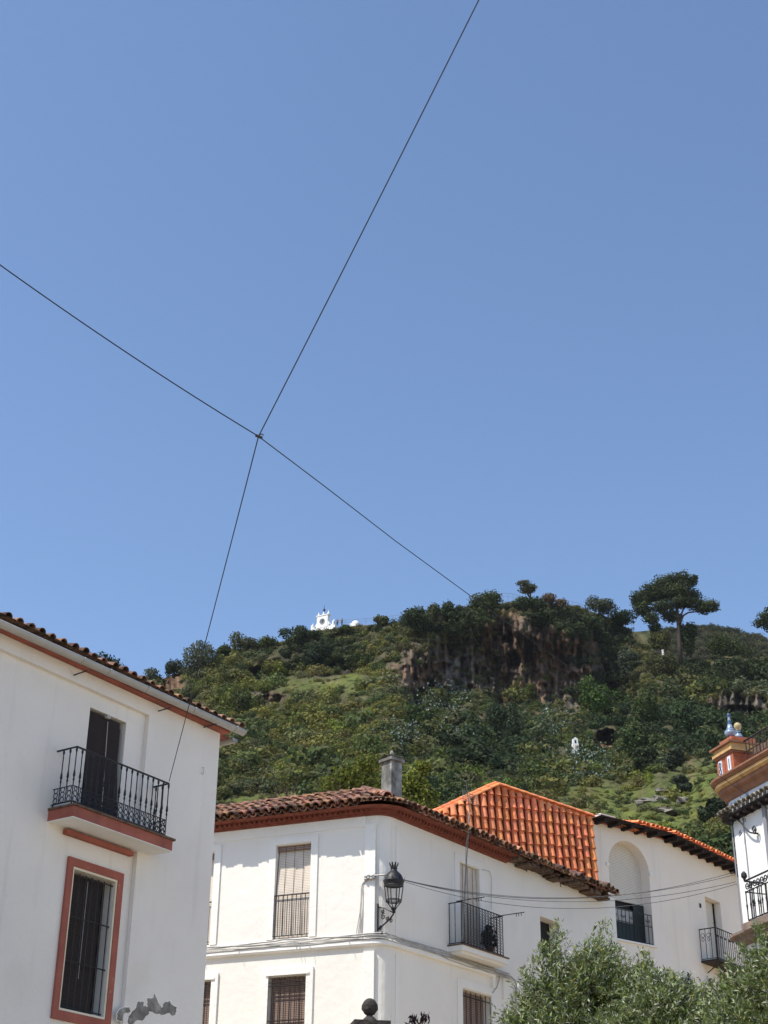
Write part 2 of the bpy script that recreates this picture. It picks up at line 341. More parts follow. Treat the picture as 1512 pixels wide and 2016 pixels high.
# balcony
rd = .42
bal = MB()
bal.box(L, su0 + .012, su1 - .012, 0.0, rd + .10, sz0 + .004, sz1 - .03, 1); bal.box(L, su0, su1, 0.001, rd + .12, sz0 + .006, sz1 - .035, 0)
bal.v = []; bal.f = []; bal.mi = []; bal.c = []
bal.box(L, su0, su1, 0.0, rd + .12, sz0, sz1, 0)
bal.box(L, su0 - .0, su1, 0.0, rd + .118, sz0 - .012, sz0 - .002, 1)
bal.box(L, su0 - .02, su1 + .04, 0.0, rd + .15, sz1 + .002, sz1 + .035, 2)
balc = bal.build('balcony', [m_red, m_white, m_tiledark], hl)
zr0 = sz1 + .10; zr1 = L.px(152, 1470, rd)[1]; ra = L.px(152, 1470, rd)[0]; rb = L.px(333, 1538, rd)[0]
mb = MB(); mb.tube([L.P(ra, 0, zr1), L.P(ra, rd, zr1), L.P(rb, rd, zr1), L.P(rb, 0, zr1)], .016, 6); mb.build('top_rail', m_iron, balc)
mb = MB(); mb.tube([L.P(ra, 0, zr0), L.P(ra, rd, zr0), L.P(rb, rd, zr0), L.P(rb, 0, zr0)], .012, 5)
for u in (ra, rb):
    for d in (.03, rd): mb.tube([L.P(u, d, sz1), L.P(u, d, zr0)], .014, 5)
mb.build('bottom_rail', m_iron, balc)
pos = [(ra + (rb - ra) * i / 17, rd) for i in range(18)] + [(ra, rd * .35), (ra, rd * .68), (rb, rd * .35), (rb, rd * .68)]
for u, d in pos: turned_bar(L.P(u, d, 0), zr0, zr1, .009, .021).build('baluster', m_iron, balc, True)
mb = MB()
for i in range(17):
    u = ra + (rb - ra) * (i + .5) / 17
    for k, z in enumerate((zr0 + .05, zr0 + .135, zr0 + .21)): ring(mb, L, u, z, .042 if k < 2 else .03, rd, .0075, 8)
for u in (ra, rb):
    for j in range(3):
        for z in (zr0 + .05, zr0 + .135, zr0 + .21): ring_side(mb, L, u, z, .042, rd * (j + .5) / 3, .0075, 8)
mb.tube([L.P(ra, 0, zr0 + .245), L.P(ra, rd, zr0 + .245), L.P(rb, rd, zr0 + .245), L.P(rb, 0, zr0 + .245)], .008, 4)
mb.build('scroll_band', m_iron, balc)
mb = MB(); b0, bz = L.px(129, 1632, .05); b1, bz1 = L.px(260, 1676, .05); mb.box(L, b0, b1, 0.001, .09, bz - .075, bz); mb.build('bracket_beam', m_red, hl)
# balcony door: a roller blind hung in front of the opening
mb = MB(); mb.quad(L.P(du0, -.21, sz1), L.P(du1, -.21, sz1), L.P(du1, -.21, dz1), L.P(du0, -.21, dz1)); dr = mb.build('balcony_door', m_dark, hl)
mb = MB()
for i in range(64):
    z = dz1 - .04 - i * .0315; bow = .10 * min(1, max(0, (i - 20) / 30))
    mb.box(L, du0 + .01, du1 - .09 - .02 * (i < 3), -.05 + bow, -.035 + bow, z - .027, z)
mb.build('roller_blind', m_blindD, dr)
mb = MB(); mb.tube([L.P((du0 + du1) / 2, .0, dz1 - .12), L.P((du0 + du1) / 2 - .03, .09, sz1 + .1)], .006, 4); mb.box(L, (du0 + du1) / 2 - .04, (du0 + du1) / 2 + .04, -.1, .01, dz1 - .06, dz1 - .01); mb.build('blind_cord', m_cable, dr)
# framed window
win = MB()
for a, b, c, e in ((wo0, wi0 - .035, wz0, wz1), (wi1 + .035, wo1, wz0, wz1), (wi0 - .035, wi1 + .035, iz1 + .035, wz1), (wi0 - .035, wi1 + .035, wz0, iz0 - .035)): win.box(L, a, b, 0.0, .045, c, e)
winp = win.build('window', m_red, hl); winp['label'] = 'tall window in a wide terracotta painted surround behind a black grille'
mb = MB()
for a, b, c, e in ((wi0 - .034, wi0, iz0 - .034, iz1 + .034), (wi1, wi1 + .034, iz0 - .034, iz1 + .034), (wi0, wi1, iz1, iz1 + .034), (wi0, wi1, iz0 - .034, iz0)): mb.box(L, a, b, .001, .03, c, e)
mb.build('cream_edging', m_cream, winp)
mb = MB(); mb.quad(L.P(wi0, -.23, iz0), L.P(wi1, -.23, iz0), L.P(wi1, -.23, iz1), L.P(wi0, -.23, iz1)); mb.build('pane', m_dark, winp)
mb = MB()
for i in range(66):
    z = iz1 - .03 - i * .0305; j = random.uniform(-.004, .004)
    if z > iz0 + .03: mb.box(L, wi0 + .02, wi1 - .13 + j + .02 * math.sin(i * .5), -.14, -.128, z - .026, z)
mb.build('roller_blind', m_blindD, winp)
mb = MB()
for i in range(7):
    u = wi0 + .05 + (wi1 - wi0 - .1) * i / 6; mb.tube([L.P(u, -.03, iz0 + .02), L.P(u, -.03, iz1 - .03)], .009, 5)
for f in (.02, .34, .66, .97): z = iz0 + (iz1 - iz0) * f; mb.tube([L.P(wi0, -.03, z), L.P(wi1, -.03, z)], .011, 5)
mb.build('grille', m_iron, winp)
mb = MB(); mb.tube([L.P((wi0 + wi1) / 2 - .02, -.1, iz1 - .08), L.P((wi0 + wi1) / 2 - .02, -.1, iz0 + .5)], .005, 4); mb.build('blind_cord', m_cable, winp)
for (za, zb) in ((sz1, dz1), (iz0, iz1)):                    # two openings beyond the frame
    mb = MB(); mb.quad(L.P(-6.9, -.15, za), L.P(-6.0, -.15, za), L.P(-6.0, -.15, zb), L.P(-6.9, -.15, zb)); mb.build('window', m_blindD, hl)
# bare cement where the paint has flaked off
pp = [(725, 1275), (735, 1225), (775, 1203), (808, 1215), (800, 1247), (770, 1240), (752, 1292), (735, 1290)]
qq = [(795, 1335), (797, 1262), (850, 1205), (852, 1175), (888, 1172), (892, 1200), (912, 1200), (918, 1150), (950, 1150), (962, 1122), (975, 1155), (990, 1195), (1005, 1208), (1020, 1175), (1050, 1170), (1095, 1210), (1090, 1250), (1065, 1257), (1050, 1240), (1000, 1252), (965, 1245), (930, 1230), (920, 1250), (880, 1295), (850, 1285), (825, 1310), (815, 1340)]
for poly in (pp, qq):
    rj = random.Random(12); dn_p = [(x + (x2 - x) * t + rj.uniform(-5, 5), y + (y2 - y) * t + rj.uniform(-5, 5)) for (x, y), (x2, y2) in zip(poly, poly[1:] + poly[:1]) for t in (0, .25, .5, .75)]; P_ = [L.px(x / 3.15, 1600 + y / 3.15, .084) for x, y in dn_p]; mb = MB(); mb.prism(L, P_, .07, .084); cx_ = sum(p[0] for p in P_) / len(P_); cz_ = sum(p[1] for p in P_) / len(P_); mb.prism(L, [(cx_ + (a - cx_) * 1.05 + rj.uniform(-.006, .006), cz_ + (b - cz_) * 1.10 + rj.uniform(-.008, .008)) for a, b in P_], .065, .0822, 1); mb.build('flaked_plaster', [m_cement, m_trimC], hl)
mb = MB(); hu, hz = L.px(391, 1515); mb.tube([L.P(hu, .07, hz + .02), L.P(hu, .12, hz + .02), L.P(hu, .12, hz - .09), L.P(hu - .03, .12, hz - .12), L.P(hu - .06, .12, hz - .09)], .007, 4); mb.build('wall_hook', m_cable, hl)

# ================================================================== centre corner house
CO = atD(757, 1605, 34.0)
CLf = Fr(CO, azv(-67.7), azv(-157.7)); CRf = Fr(CO, azv(37), azv(127))
zE = 11.92; t0 = .33
half = R_(104.7 / 2); rad = t0 * math.tan(half); bis = azv((-67.7 + 37) / 2); AC = CLf.P(t0, -rad, 0)      # centre of the round corner
def cpath(ul=6.0, ur=5.1, n=8):
    p = [(CLf.P(ul, 0, 0), CLf.N), (CLf.P(t0, 0, 0), CLf.N)]
    for i in range(1, n):
        a = -157.7 - (233 - 157.7) * i / n; p.append((AC + azv(a) * rad, azv(a)))
    return p + [(CRf.P(t0, 0, 0), CRf.N), (CRf.P(ur, 0, 0), CRf.N)]
hc = thing('corner_house', 'sunlit white corner house with old tiled hip roof, brown blinds and rounded corner', 'house', CO * np.array([1, 1, 0]))
def hole(fr, tl, tr, bz=None, bl=None, dep=.22, brow=None):
    u0, z1 = fr.px(*tl); u1, z2 = fr.px(*tr); zb = bz if bz is not None else fr.px(*bl)[1]
    return (min(u0, u1), max(u0, u1), zb, (z1 + z2) / 2, dep)
h_w2 = hole(CLf, (545, 1667), (614, 1658), bl=(535, 1850)); h_w1 = (CLf.px(424, 1681)[0], CLf.px(424, 1681)[0] + .92, h_w2[2], h_w2[3], .22)
h_l2 = hole(CLf, (530, 1926), (604, 1918), bz=5.9); h_l1 = (CLf.px(417, 1940)[0], CLf.px(417, 1940)[0] + .92, 5.9, h_l2[3] + .02, .22)
h_bd = hole(CRf, (903.6, 1697.5), (942.5, 1711), bl=(884, 1868), dep=.12); h_lr = hole(CRf, (909, 1948), (966, 1960), bz=5.9, dep=.3)
h_dk = hole(CRf, (1063, 1805), (1100, 1815), bl=(1063, 1880), dep=.3)
mb = MB(); mb.wall(CLf, t0, 8, 0, zE + .25, [h_w1, h_w2, h_l1, h_l2]); mb.wall(CRf, t0, 10.75, 0, zE + .25, [h_bd, h_lr, h_dk])
arc = cpath()[1:-1]
for (p, n_), (q, n2) in zip(arc, arc[1:]): mb.quad(p, q, q + Z * (zE + .25), p + Z * (zE + .25))
mb.wall(CLf, t0, 8, 0, zE + .25, d=-8); mb.wall(CRf, t0, 10.75, 0, zE + .25, d=-7)
mb.wall(Fr(CLf.P(8, 0, 0), -CLf.N, CLf.U), 0, 8, 0, zE + .25); mb.wall(Fr(CRf.P(10.75, 0, 0), -CRf.N, CRf.U), 0, 7, 0, zE + .2)
mb.build('wall', m_plC, hc)
# raised plaster work: corner strips, window bands, string course
mb = MB()
def frame(fr, a, b, z0, z1, wd, d=.035, sill=True):
    mb.box(fr, a - wd, a, .0, d, z0, z1 + wd); mb.box(fr, b, b + wd, .0, d, z0, z1 + wd); mb.box(fr, a, b, .0, d, z1 + .02, z1 + wd)
for h in (h_w1, h_w2): frame(CLf, h[0], h[1], 9.28, h[3], .17)
for h in (h_l1, h_l2): frame(CLf, h[0], h[1], 0, h[3], .17, .045)
frame(CRf, h_bd[0], h_bd[1], h_bd[2] + .12, h_bd[3], .20, .02); frame(CRf, h_lr[0], h_lr[1], 0, h_lr[3], .20, .03)
for z0, z1 in ((9.24, 11.72), (0, 8.86)):
    mb.box(CLf, .20, .46, 0.0, .045, z0, z1); mb.box(CRf, .44, .56, 0.0, .02, z0, z1)
mb.box(CLf, .46, 6, 0.0, .02, 11.68, zE - .002); mb.box(CLf, .5, 6, 0.0, .03, 9.10, 9.26)
mb.build('raised_plaster_band', m_trimC, hc)
mb = MB(); mb.sweep(cpath(8, 4.4), [(0, 8.98), (.075, 8.99), (.09, 9.02), (.085, 9.10), (.05, 9.13), (0, 9.14)]); mb.build('string_course', m_trimC, hc)
# cornice in red, with a saw-tooth course
mb = MB(); mb.sweep(cpath(8, 5.1), [(0, zE), (.07, zE), (.08, zE + .05), (.15, zE + .055), (.15, zE + .12), (.30, zE + .122), (.36, zE + .132), (.40, zE + .145), (0, zE + .145)])
s_ = 0.0
for u in np.arange(t0, 8, .13): mb.box(CLf, u, u + .065, .14, .21, zE + .06, zE + .12)
for u in np.arange(t0, 5.05, .13): mb.box(CRf, u, u + .065, .14, .21, zE + .06, zE + .12)
mb.build('cornice', m_brick, hc)
# roof
pC = R_(25); zT = zE + .155; OV = .52
def roofz(s): return zT + s * math.tan(pC)
mb = MB(); ct = 1 / math.tan(half)
def eave_pt(fr, u, s): return fr.P(u, OV - s, roofz(s) - .03)
def hipu(s): return (s - OV) * ct
SM = 1.7
for fr, ue in ((CLf, 8.3), (CRf, 9.95)):
    mb.add([eave_pt(fr, hipu(.22), .22), eave_pt(fr, ue, .22), eave_pt(fr, ue, SM), eave_pt(fr, hipu(SM), SM), fr.P(ue, -7.6, roofz(0)), fr.P(hipu(7), -7.6, roofz(0))], [(0, 1, 2, 3), (3, 2, 4, 5), (1, 4, 2)])
    upv = fr.N * math.sin(pC) + Z * math.cos(pC); dnv = fr.N * math.cos(pC) - Z * math.sin(pC)
    for k in range(6 if fr is CLf else 4):
        s0 = k * .335 * math.cos(pC); u = max(hipu(s0) + .08, .42 if k < 2 else 0)
        uend = ue if fr is CLf else 9.95
        while u < uend:
            jit = random.uniform(-.03, .03); old = fr is CRf and u > 5.0
            b = fr.P(u + random.uniform(-.015, .015), OV - s0 + jit + (random.uniform(-.1, .1) if old and k == 0 else 0), roofz(s0) - (random.uniform(0, .06) if old else 0))
            side = fr.U
            half_pipe(mb, b - dnv * .42 + upv * .02, b + upv * random.uniform(.03, .05), side, upv, .085, .105, 6, .018, 1 if old and k == 0 else 0, tint_old())
            if k == 0:
                b2 = fr.P(u + .12, OV - .03 + random.uniform(-.02, .02), roofz(0) - .01); half_pipe(mb, b2 - dnv * .4 + upv * .06, b2 + upv * .07, side, -upv, .08, .10, 5, .018, 0, tint_old())
            u += .215
for i in range(9):                                          # eave tiles round the corner, fanned
    a = -157.7 - 75.3 * (i + .3) / 9; nn = azv(a); sd_ = azv(a + 90); up_ = nn * math.sin(pC) + Z * math.cos(pC); dn_ = nn * math.cos(pC) - Z * math.sin(pC)
    b = AC + nn * (rad + OV - .02 + random.uniform(-.02, .02)) + Z * zT
    half_pipe(mb, b - dn_ * .45 + up_ * .02, b + up_ * .035, sd_, up_, .06, .095, 6, .018, 0, tint_old())
for k in range(5):                                          # hip caps
    s0 = .3 + k * .33; p = eave_pt(CLf, hipu(s0), s0) + Z * .08; q = eave_pt(CLf, hipu(s0 + .4), s0 + .4) + Z * .10
    sd_ = np.cross(Z, (q - p)); sd_ /= np.linalg.norm(sd_); half_pipe(mb, q, p, sd_, Z, .10, .12, 6, .02, 0, tint_old())
for k in range(24):                                         # ridge caps
    u = hipu(SM) + k * .33; p = eave_pt(CLf, u, SM) + Z * .06; q = eave_pt(CLf, u + .38, SM) + Z * .08; half_pipe(mb, p, q, CLf.N, Z, .10, .12, 6, .02, 0, tint_old())
roofC = mb.build('roof', [m_tileold, m_tiledark], hc)
# broken old eave on the right half: ragged boards and tile stubs
mb = MB(); random.seed(5)
for u in np.arange(5.15, 9.85, .19):
    ln = random.uniform(.26, .44); zz = zE + .10 + random.uniform(-.06, .03)
    mb.box(CRf, u, u + random.uniform(.12, .19), 0, ln, zz - .05, zz + random.uniform(.0, .05), 0, (random.uniform(.5, 1.3),) * 3)
    if random.random() < .6: mb.box(CRf, u + .03, u + .2, ln - .22, ln + random.uniform(-.06, .08), zz + .055, zz + .09, 0, (random.uniform(.4, 1.6),) * 3)
    if random.random() < .35: mb.tube([CRf.P(u, ln * .9, zz - .03), CRf.P(u + random.uniform(-.05, .05), ln * .95, zz - random.uniform(.12, .25))], .012, 4)
mb.build('broken_eave', m_tiledark, hc)
# chimney
cpx = atD(771, 1540, 36.6); ch = MB(); cf = Fr(cpx, azv(-67.7 + 25), azv(-157.7 + 25))
zb = roofz(.6); zt = atD(771, 1502, 36.6)[2]
ch.box(cf, -.18, .18, -.18, .18, zb, zt); ch.box(cf, -.23, .23, -.23, .23, zt + .002, zt + .07); ch.box(cf, -.21, .21, -.21, .21, zt + .072, zt + .11)
ch.add([cf.P(-.25, .25, zt + .11), cf.P(.25, .25, zt + .11), cf.P(.25, -.25, zt + .11), cf.P(-.25, -.25, zt + .11), cf.P(-.03, 0, zt + .22), cf.P(.03, 0, zt + .22)], [(0, 1, 5, 4), (1, 2, 5), (2, 3, 4, 5), (3, 0, 4)])
ch.lathe(cf.P(0, 0, zt + .2), [(.04, 0), (.05, .06), (.02, .12)], 6)
chim = ch.build('chimney', m_conc, roofC)
# windows of the centre house
def fill(fr, h, dep, m, name, parent, bow=0.0, label=None):
    mb = MB(); mb.quad(fr.P(h[0], -h[4] + .005, h[2]), fr.P(h[1], -h[4] + .005, h[2]), fr.P(h[1], -h[4] + .005, h[3]), fr.P(h[0], -h[4] + .005, h[3]))
    o = mb.build(name, m_dark, parent)
    if label: o['label'] = label
    if m:
        mb = MB(); n = 40
        zz = np.linspace(h[3] - .01, h[2] + .02, n + 1); k = h[1] - h[0]
        for i in range(n):
            f = lambda j: -dep + bow * math.sin(min(1, j / (n * .72)) * math.pi / 2)
            mb.add([fr.P(h[0] + .03, f(i), zz[i]), fr.P(h[1] - .03, f(i), zz[i]), fr.P(h[1] - .03, f(i + 1), zz[i + 1]), fr.P(h[0] + .03, f(i + 1), zz[i + 1])], [(0, 1, 2, 3)])
        mb.build('slat_blind', m, o)
        mb = MB()
        for j in range(1, 4): mb.tube([fr.P(h[0] + k * j / 4, -dep + .012 + bow * .6, h[3] - .02), fr.P(h[0] + k * j / 4 + .01 * j - .02, -dep + .012 + bow, h[2] + .05)], .005, 4)
        mb.build('blind_cord', m_ironb, o)
    return o
def rail_win(fr, h, n, z1, m, o, d=.02, name='railing'):
    mb = MB(); mb.tube([fr.P(h[0] - .02, d, z1), fr.P(h[1] + .02, d, z1)], .014, 5); mb.tube([fr.P(h[0] - .02, d, h[2] + .06), fr.P(h[1] + .02, d, h[2] + .06)], .012, 5)
    for i in range(n): u = h[0] + (h[1] - h[0]) * i / (n - 1); mb.tube([fr.P(u, d, h[2] + .06), fr.P(u, d, z1)], .010, 5)
    mb.build(name, m, o)
for h, lb in ((h_w2, 'upper window with beige slatted blind behind a waist-high iron railing'), (h_w1, 'upper window partly hidden by the left house')):
    o = fill(CLf, h, .13, m_blindB, 'window', hc, .10, lb); rail_win(CLf, h, 9, h[2] + .98, m_iron, o)
    mb = MB(); mb.box(CLf, h[0] + .02, h[1] - .02, -.13, -.06, h[3] - .12, h[3] - .002); mb.build('blind_box', m_blindP, o)
def grille(fr, h, n, zs, m, o, d=.03):
    mb = MB()
    for i in range(n): u = h[0] + (h[1] - h[0]) * i / (n - 1); mb.tube([fr.P(u, d, h[2]), fr.P(u, d, h[3] - .02)], .011, 5)
    for z in zs: mb.tube([fr.P(h[0] - .02, d, z), fr.P(h[1] + .02, d, z)], .013, 5)
    mb.build('grille', m, o)
for h in (h_l2, h_l1):
    o = fill(CLf, h, .12, m_blindP, 'window', hc, 0, 'lower window with purplish brown blind behind a tight iron grille' if h is h_l2 else None)
    grille(CLf, h, 8, [h[3] - .12, h[3] - .2, h[3] - .95, h[3] - 1.02, h[3] - 1.3, h[3] - 2], m_ironb, o)
    mb = MB(); mb.box(CLf, h[0] - .08, h[1] + .06, 0.03, .07, h[3] + .02, h[3] + .06); mb.build('lintel_ledge', m_trimC, o)
o = fill(CRf, h_lr, .2, m_blindP, 'window', hc, 0, 'lower window in the shaded wall with vertical iron bars'); grille(CRf, h_lr, 7, [h_lr[3] - .15, h_lr[3] - 1.2], m_iron, o, -.02)
o = fill(CRf, h_dk, .2, None, 'window', hc, 0, 'plain dark window opening near the olive tree')
bdoor = fill(CRf, h_bd, .08, m_blindB, 'balcony_door', hc, .03, 'balcony door behind a beige slatted blind')
# balcony of the shaded wall
b0, bz1 = CRf.px(881, 1864); rd = .36
bfr = CRf.px(999.5, 1889, rd + .05)[0]; bz0 = CRf.px(884, 1875)[1]; bz1 = max(bz1, bz0 + .12)
mb = MB(); mb.box(CRf, b0, bfr, 0, rd + .06, bz0, bz1, 0); mb.box(CRf, b0 + .05, bfr - .05, 0, rd, bz0 - .06, bz0 - .002, 0); mb.box(CRf, b0 - .02, bfr + .02, 0, rd + .09, bz1 + .002, bz1 + .03, 1)
balc2 = mb.build('balcony', [m_trimC, m_tiledark], hc)
ra, zr1 = CRf.px(908, 1775, rd); rb = CRf.px(989, 1802, rd)[0]; zr0 = bz1 + .07
mb = MB(); mb.tube([CRf.P(ra, 0, zr1), CRf.P(ra, rd, zr1), CRf.P(rb, rd, zr1), CRf.P(rb, 0, zr1)], .014, 5); mb.build('top_rail', m_iron, balc2)
mb = MB(); mb.tube([CRf.P(ra, 0, zr0), CRf.P(ra, rd, zr0), CRf.P(rb, rd, zr0), CRf.P(rb, 0, zr0)], .012, 5)
for u in (ra, rb): mb.tube([CRf.P(u, rd, bz1), CRf.P(u, rd, zr0)], .014, 5)
mb.build('bottom_rail', m_iron, balc2)
for i in range(15): turned_bar(CRf.P(ra + (rb - ra) * i / 14, rd, 0), zr0, zr1, .009, .009).build('baluster', m_iron, balc2)
for u in (ra, rb):
    for d in (.02, rd * .5): turned_bar(CRf.P(u, d, 0), zr0, zr1, .009, .009).build('baluster', m_iron, balc2)
mb = MB()
for i in range(14):                                         # wavy ironwork between the bars
    uc = ra + (rb - ra) * (i + .5) / 14; wd = (rb - ra) / 28
    for sg in (1, -1): mb.tube([CRf.P(uc + sg * wd * math.sin(j * math.pi / 2), rd, zr0 + (zr1 - zr0) * j / 28) for j in range(29)], .007, 4)
mb.build('lattice', m_iron, balc2)
for u, ln in ((ra, .62), (rb, .6)):
    mb = MB(); mb.tube([CRf.P(u - .05, rd - .1, zr1 + .01), CRf.P(u + .05, rd + ln, zr1 + .03)], .011, 4)
    for k in range(3): mb.tube([CRf.P(u + .03, rd + ln - .08 - .07 * k, zr1 + .02), CRf.P(u + .03, rd + ln - .08 - .07 * k, zr1 - .05)], .008, 4)
    mb.build('laundry_arm', m_ironb, balc2)
# dark plant pot behind that railing
pt = thing('potted_plant', 'dark potted plant behind the lattice balcony railing of the shaded wall', 'plant', CRf.P(rb - .35, .2, bz1 + .03))
mb = MB(); mb.lathe(CRf.P(rb - .35, .2, bz1 + .03), [(.08, 0), (.11, .2), (.12, .2)], 10); mb.build('pot', m_brick, pt)
# (its leaves are added with the other foliage)

# lantern on the round corner
lp = atD(775, 1775, 34.0)
az_l = 170.0; nl = azv(az_l)
wallpt = AC + azv(178) * rad                                    # on the curved wall
LX = np.array([wallpt[0], wallpt[1], 0]) + azv(178) * .0
lz0 = lp[2]; lc = np.array([lp[0], lp[1], 0]) 
lc = atD(775, 1775, np.hypot(*(LX + azv(178) * .32)[:2])) * np.array([1, 1, 0]); lz0 = atD(775, 1775, np.hypot(lc[0], lc[1]))[2]
lan = thing('street_lantern', 'black wall lantern with crowned domed cap on the white rounded corner', 'street lamp', (lc[0], lc[1], lz0))
sc = 1 / 86.0
mb = MB(); prof = [(.212, .345), (.215, .36), (.225, .44), (.235, .45), (.235, .49), (.22, .50), (.20, .57), (.165, .64), (.11, .70), (.075, .74), (.065, .78), (.085, .80), (.06, .81)]; prof = [(a, .345 + (b - .345) * .87) for a, b in prof]
mb.lathe((lc[0], lc[1], lz0), prof, 20)
for i in range(8):
    a = azv(i * 45 + 10); p = lc + a * .225 + Z * (lz0 + .47); sd_ = np.cross(Z, a)
    mb.add([p - sd_ * .03, p + sd_ * .03, p + a * .045 + Z * .075, p - a * .01], [(0, 1, 2), (0, 2, 3), (1, 3, 2)])
mb.build('lantern_cap', m_iron, lan, True)
mb = MB()
for i in range(9):
    a = azv(i * 40); sd_ = np.cross(Z, a); p = lc + a * .06 + Z * (lz0 + .735)
    mb.add([p - sd_ * .022, p + sd_ * .022, p + a * .05 + Z * .11 + sd_ * .018, p + a * .055 + Z * .135, p + a * .05 + Z * .11 - sd_ * .018, p - a * .012, p + a * .04 + Z * .10], [(0, 1, 2, 3, 4), (0, 5, 1), (5, 0, 4, 6), (5, 6, 2, 1), (6, 4, 3), (6, 3, 2)])
mb.build('crown', m_iron, lan)
mb = MB()
for i in range(6):
    a = azv(i * 60 + 20); mb.tube([lc + a * .165 + Z * (lz0 - .0), lc + a * .212 + Z * (lz0 + .35)], .012, 5); mb.tube([lc + a * .165 + Z * lz0, lc + a * .055 + Z * (lz0 - .14)], .011, 5)
for r, z in ((.168, 0.0), (.168, .03)): mb.tube([lc + azv(k * 20) * r + Z * (lz0 + z) for k in range(19)], .012, 5)
mb.lathe((lc[0], lc[1], lz0 - .26), [(.02, 0), (.05, .03), (.03, .06), (.065, .09), (.05, .13)], 10)
mb.build('lantern_frame', m_iron, lan)
mb = MB()                                                  # scrolled wall bracket
bf = Fr(LX, azv(178 - 90), azv(178)); z_b = lz0 - .74
mb.tube([bf.P(0, .03, z_b), bf.P(0, .03, lz0 + .02)], .022, 6)
dl = float((lc - LX) @ azv(178)); ul_ = float((lc - LX) @ azv(88))
F_ = Fr(LX, (lc - LX) / np.linalg.norm(lc - LX), np.cross(Z, (lc - LX) / np.linalg.norm(lc - LX))); dl = np.linalg.norm(lc - LX)
mb.tube([F_.P(.03, 0, z_b + .2), F_.P(dl * .35, 0, z_b + .27), F_.P(dl * .75, 0, z_b + .37), F_.P(dl, 0, lz0 - .27)], .018, 5)
mb.tube([F_.P(.03, 0, lz0 - .05), F_.P(dl * .5, 0, lz0 - .12), F_.P(dl * .9, 0, lz0 - .22)], .014, 5)
for u, z, r, sgn in ((dl * .35, z_b + .46, .075, 1), (dl * .6, z_b + .40, .05, -1), (dl * .3, z_b + .58, .05, -1), (dl * .18, z_b + .22, .05, 1), (dl * .85, z_b + .34, .055, 1), (dl * .22, z_b + .1, .04, -1)): spiral(mb, F_, u, z, r, 1.5, 1.0, sgn, 0, .012)
mb.build('wall_bracket', m_iron, lan)
# cable fixing on the sunny wall, left of the lantern, and the cables running down from it
ju, jz = CLf.px(731, 1729); jn = thing('cable_junction', 'bundled cable anchor on the sunlit wall beside the black lantern', 'cable anchor', CLf.P(ju, .08, jz))
mb = MB(); mb.tube([CLf.P(ju + .14, .0, jz + .03), CLf.P(ju - .12, .12, jz + .02), CLf.P(ju - .4, .16, jz)], .018, 6); mb.build('anchor_bar', m_galv, jn)
for k in range(4): mb = MB(); mb.lathe(CLf.P(ju + .1 - .07 * k, .09, jz - .06 + .02 * (k % 2)), [(.02, 0), (.045, .02), (.03, .05), (.045, .08), (.02, .11)], 8); mb.build('insulator', m_cable, jn)
for k in range(3):
    a = CLf.px(719 - 2 * k, 1735 + 3 * k); b = CLf.px(708 - 2.0 * k, 1840); mb = MB()
    mb.tube([CLf.P(ju + .05, .08, jz - .02 * k), CLf.P(a[0], .05, a[1])] + [CLf.P(a[0] + (b[0] - a[0]) * t + .02 * math.sin(t * 5 + k), .05, a[1] + (b[1] - a[1]) * t) for t in np.linspace(.1, 1, 7)], .011, 5)
    mb.build('drop_cable', m_cable, jn)
# bundle of cables laid along the string course, round the corner and on
bun = thing('cable_bundle', 'grey cables strung loosely along the string course of the corner house', 'cables', CLf.P(1, .1, 9.1)); random.seed(9)
base_path = []
for p, n_ in cpath(6.0, 5.0, 6): base_path.append((p, n_))
def dens(path, step=.25):
    out = []
    for (p, a), (q, b) in zip(path, path[1:]):
        k = max(1, int(np.linalg.norm(q - p) / step))
        for i in range(k): nn = a + (b - a) * i / k; out.append((p + (q - p) * i / k, nn / np.linalg.norm(nn)))
    return out + [path[-1]]
bp = dens(base_path)
for k in range(5):
    pts = []; ph = random.uniform(0, 6)
    for i, (p, n_) in enumerate(bp):
        s = i / len(bp); zz = 9.13 + .03 * k - .04 * abs(math.sin(s * 14 + ph)) + random.uniform(-.01, .01)
        if s > .6: zz -= .004 * (i - .6 * len(bp))
        pts.append(p + n_ * (.09 + .015 * (k % 2)) + Z * zz)
    mb = MB(); mb.tube(pts, .012 if k < 4 else .018, 4); mb.build('cable', m_cable, bun)
for k in range(10):
    u = random.uniform(.5, 5.5); mb = MB(); mb.tube([CLf.P(u, .1, 9.16), CLf.P(u - .06, .12, 8.99 - random.uniform(.0, .1))], .006, 4); mb.build('cable_tie', m_cable, bun)
# conduit on the shaded wall
cz = 8.98
con = thing('wall_conduit', 'pale conduit pipe with fittings below the lattice balcony', 'conduit', CRf.P(4.2, .04, 8))
mb = MB(); q = [CRf.px(x, y) for x, y in ((958, 1905), (975, 1915), (1000, 1922), (1010, 1930), (1014, 1942), (1012, 1962), (1012, 1990), (1012, 2016), (1012, 2100))]; mb.tube([CRf.P(a, .05, b) for a, b in q], .022, 6); mb.build('pipe', m_cable, con)
mb = MB(); q = [CRf.px(x, y) for x, y in ((981, 1915), (980, 1930), (975, 1945), (967, 1955))]; mb.tube([CRf.P(a, .04, b) for a, b in q], .014, 5); mb.build('pipe', m_cable, con)
mb = MB(); a, b = CRf.px(968, 1925); mb.box(CRf, a - .04, a + .05, 0.0, .07, b - .25, b + .12); mb.build('junction_box', m_trimC, con); mb = MB(); a, b = CRf.px(989, 1930); mb.box(CRf, a - .02, a + .02, 0.0, .05, b - .45, b + .2); mb.build('junction_box', m_trimC, con)
mb = MB()
for x in (956, 1010): pass
q = [CRf.px(x, y) for x, y in ((946, 1713), (952, 1713), (962, 1716), (966, 1730), (965, 1790))]; wcab = MB(); wcab.tube([CRf.P(a, .03, b) for a, b in q], .007, 4)
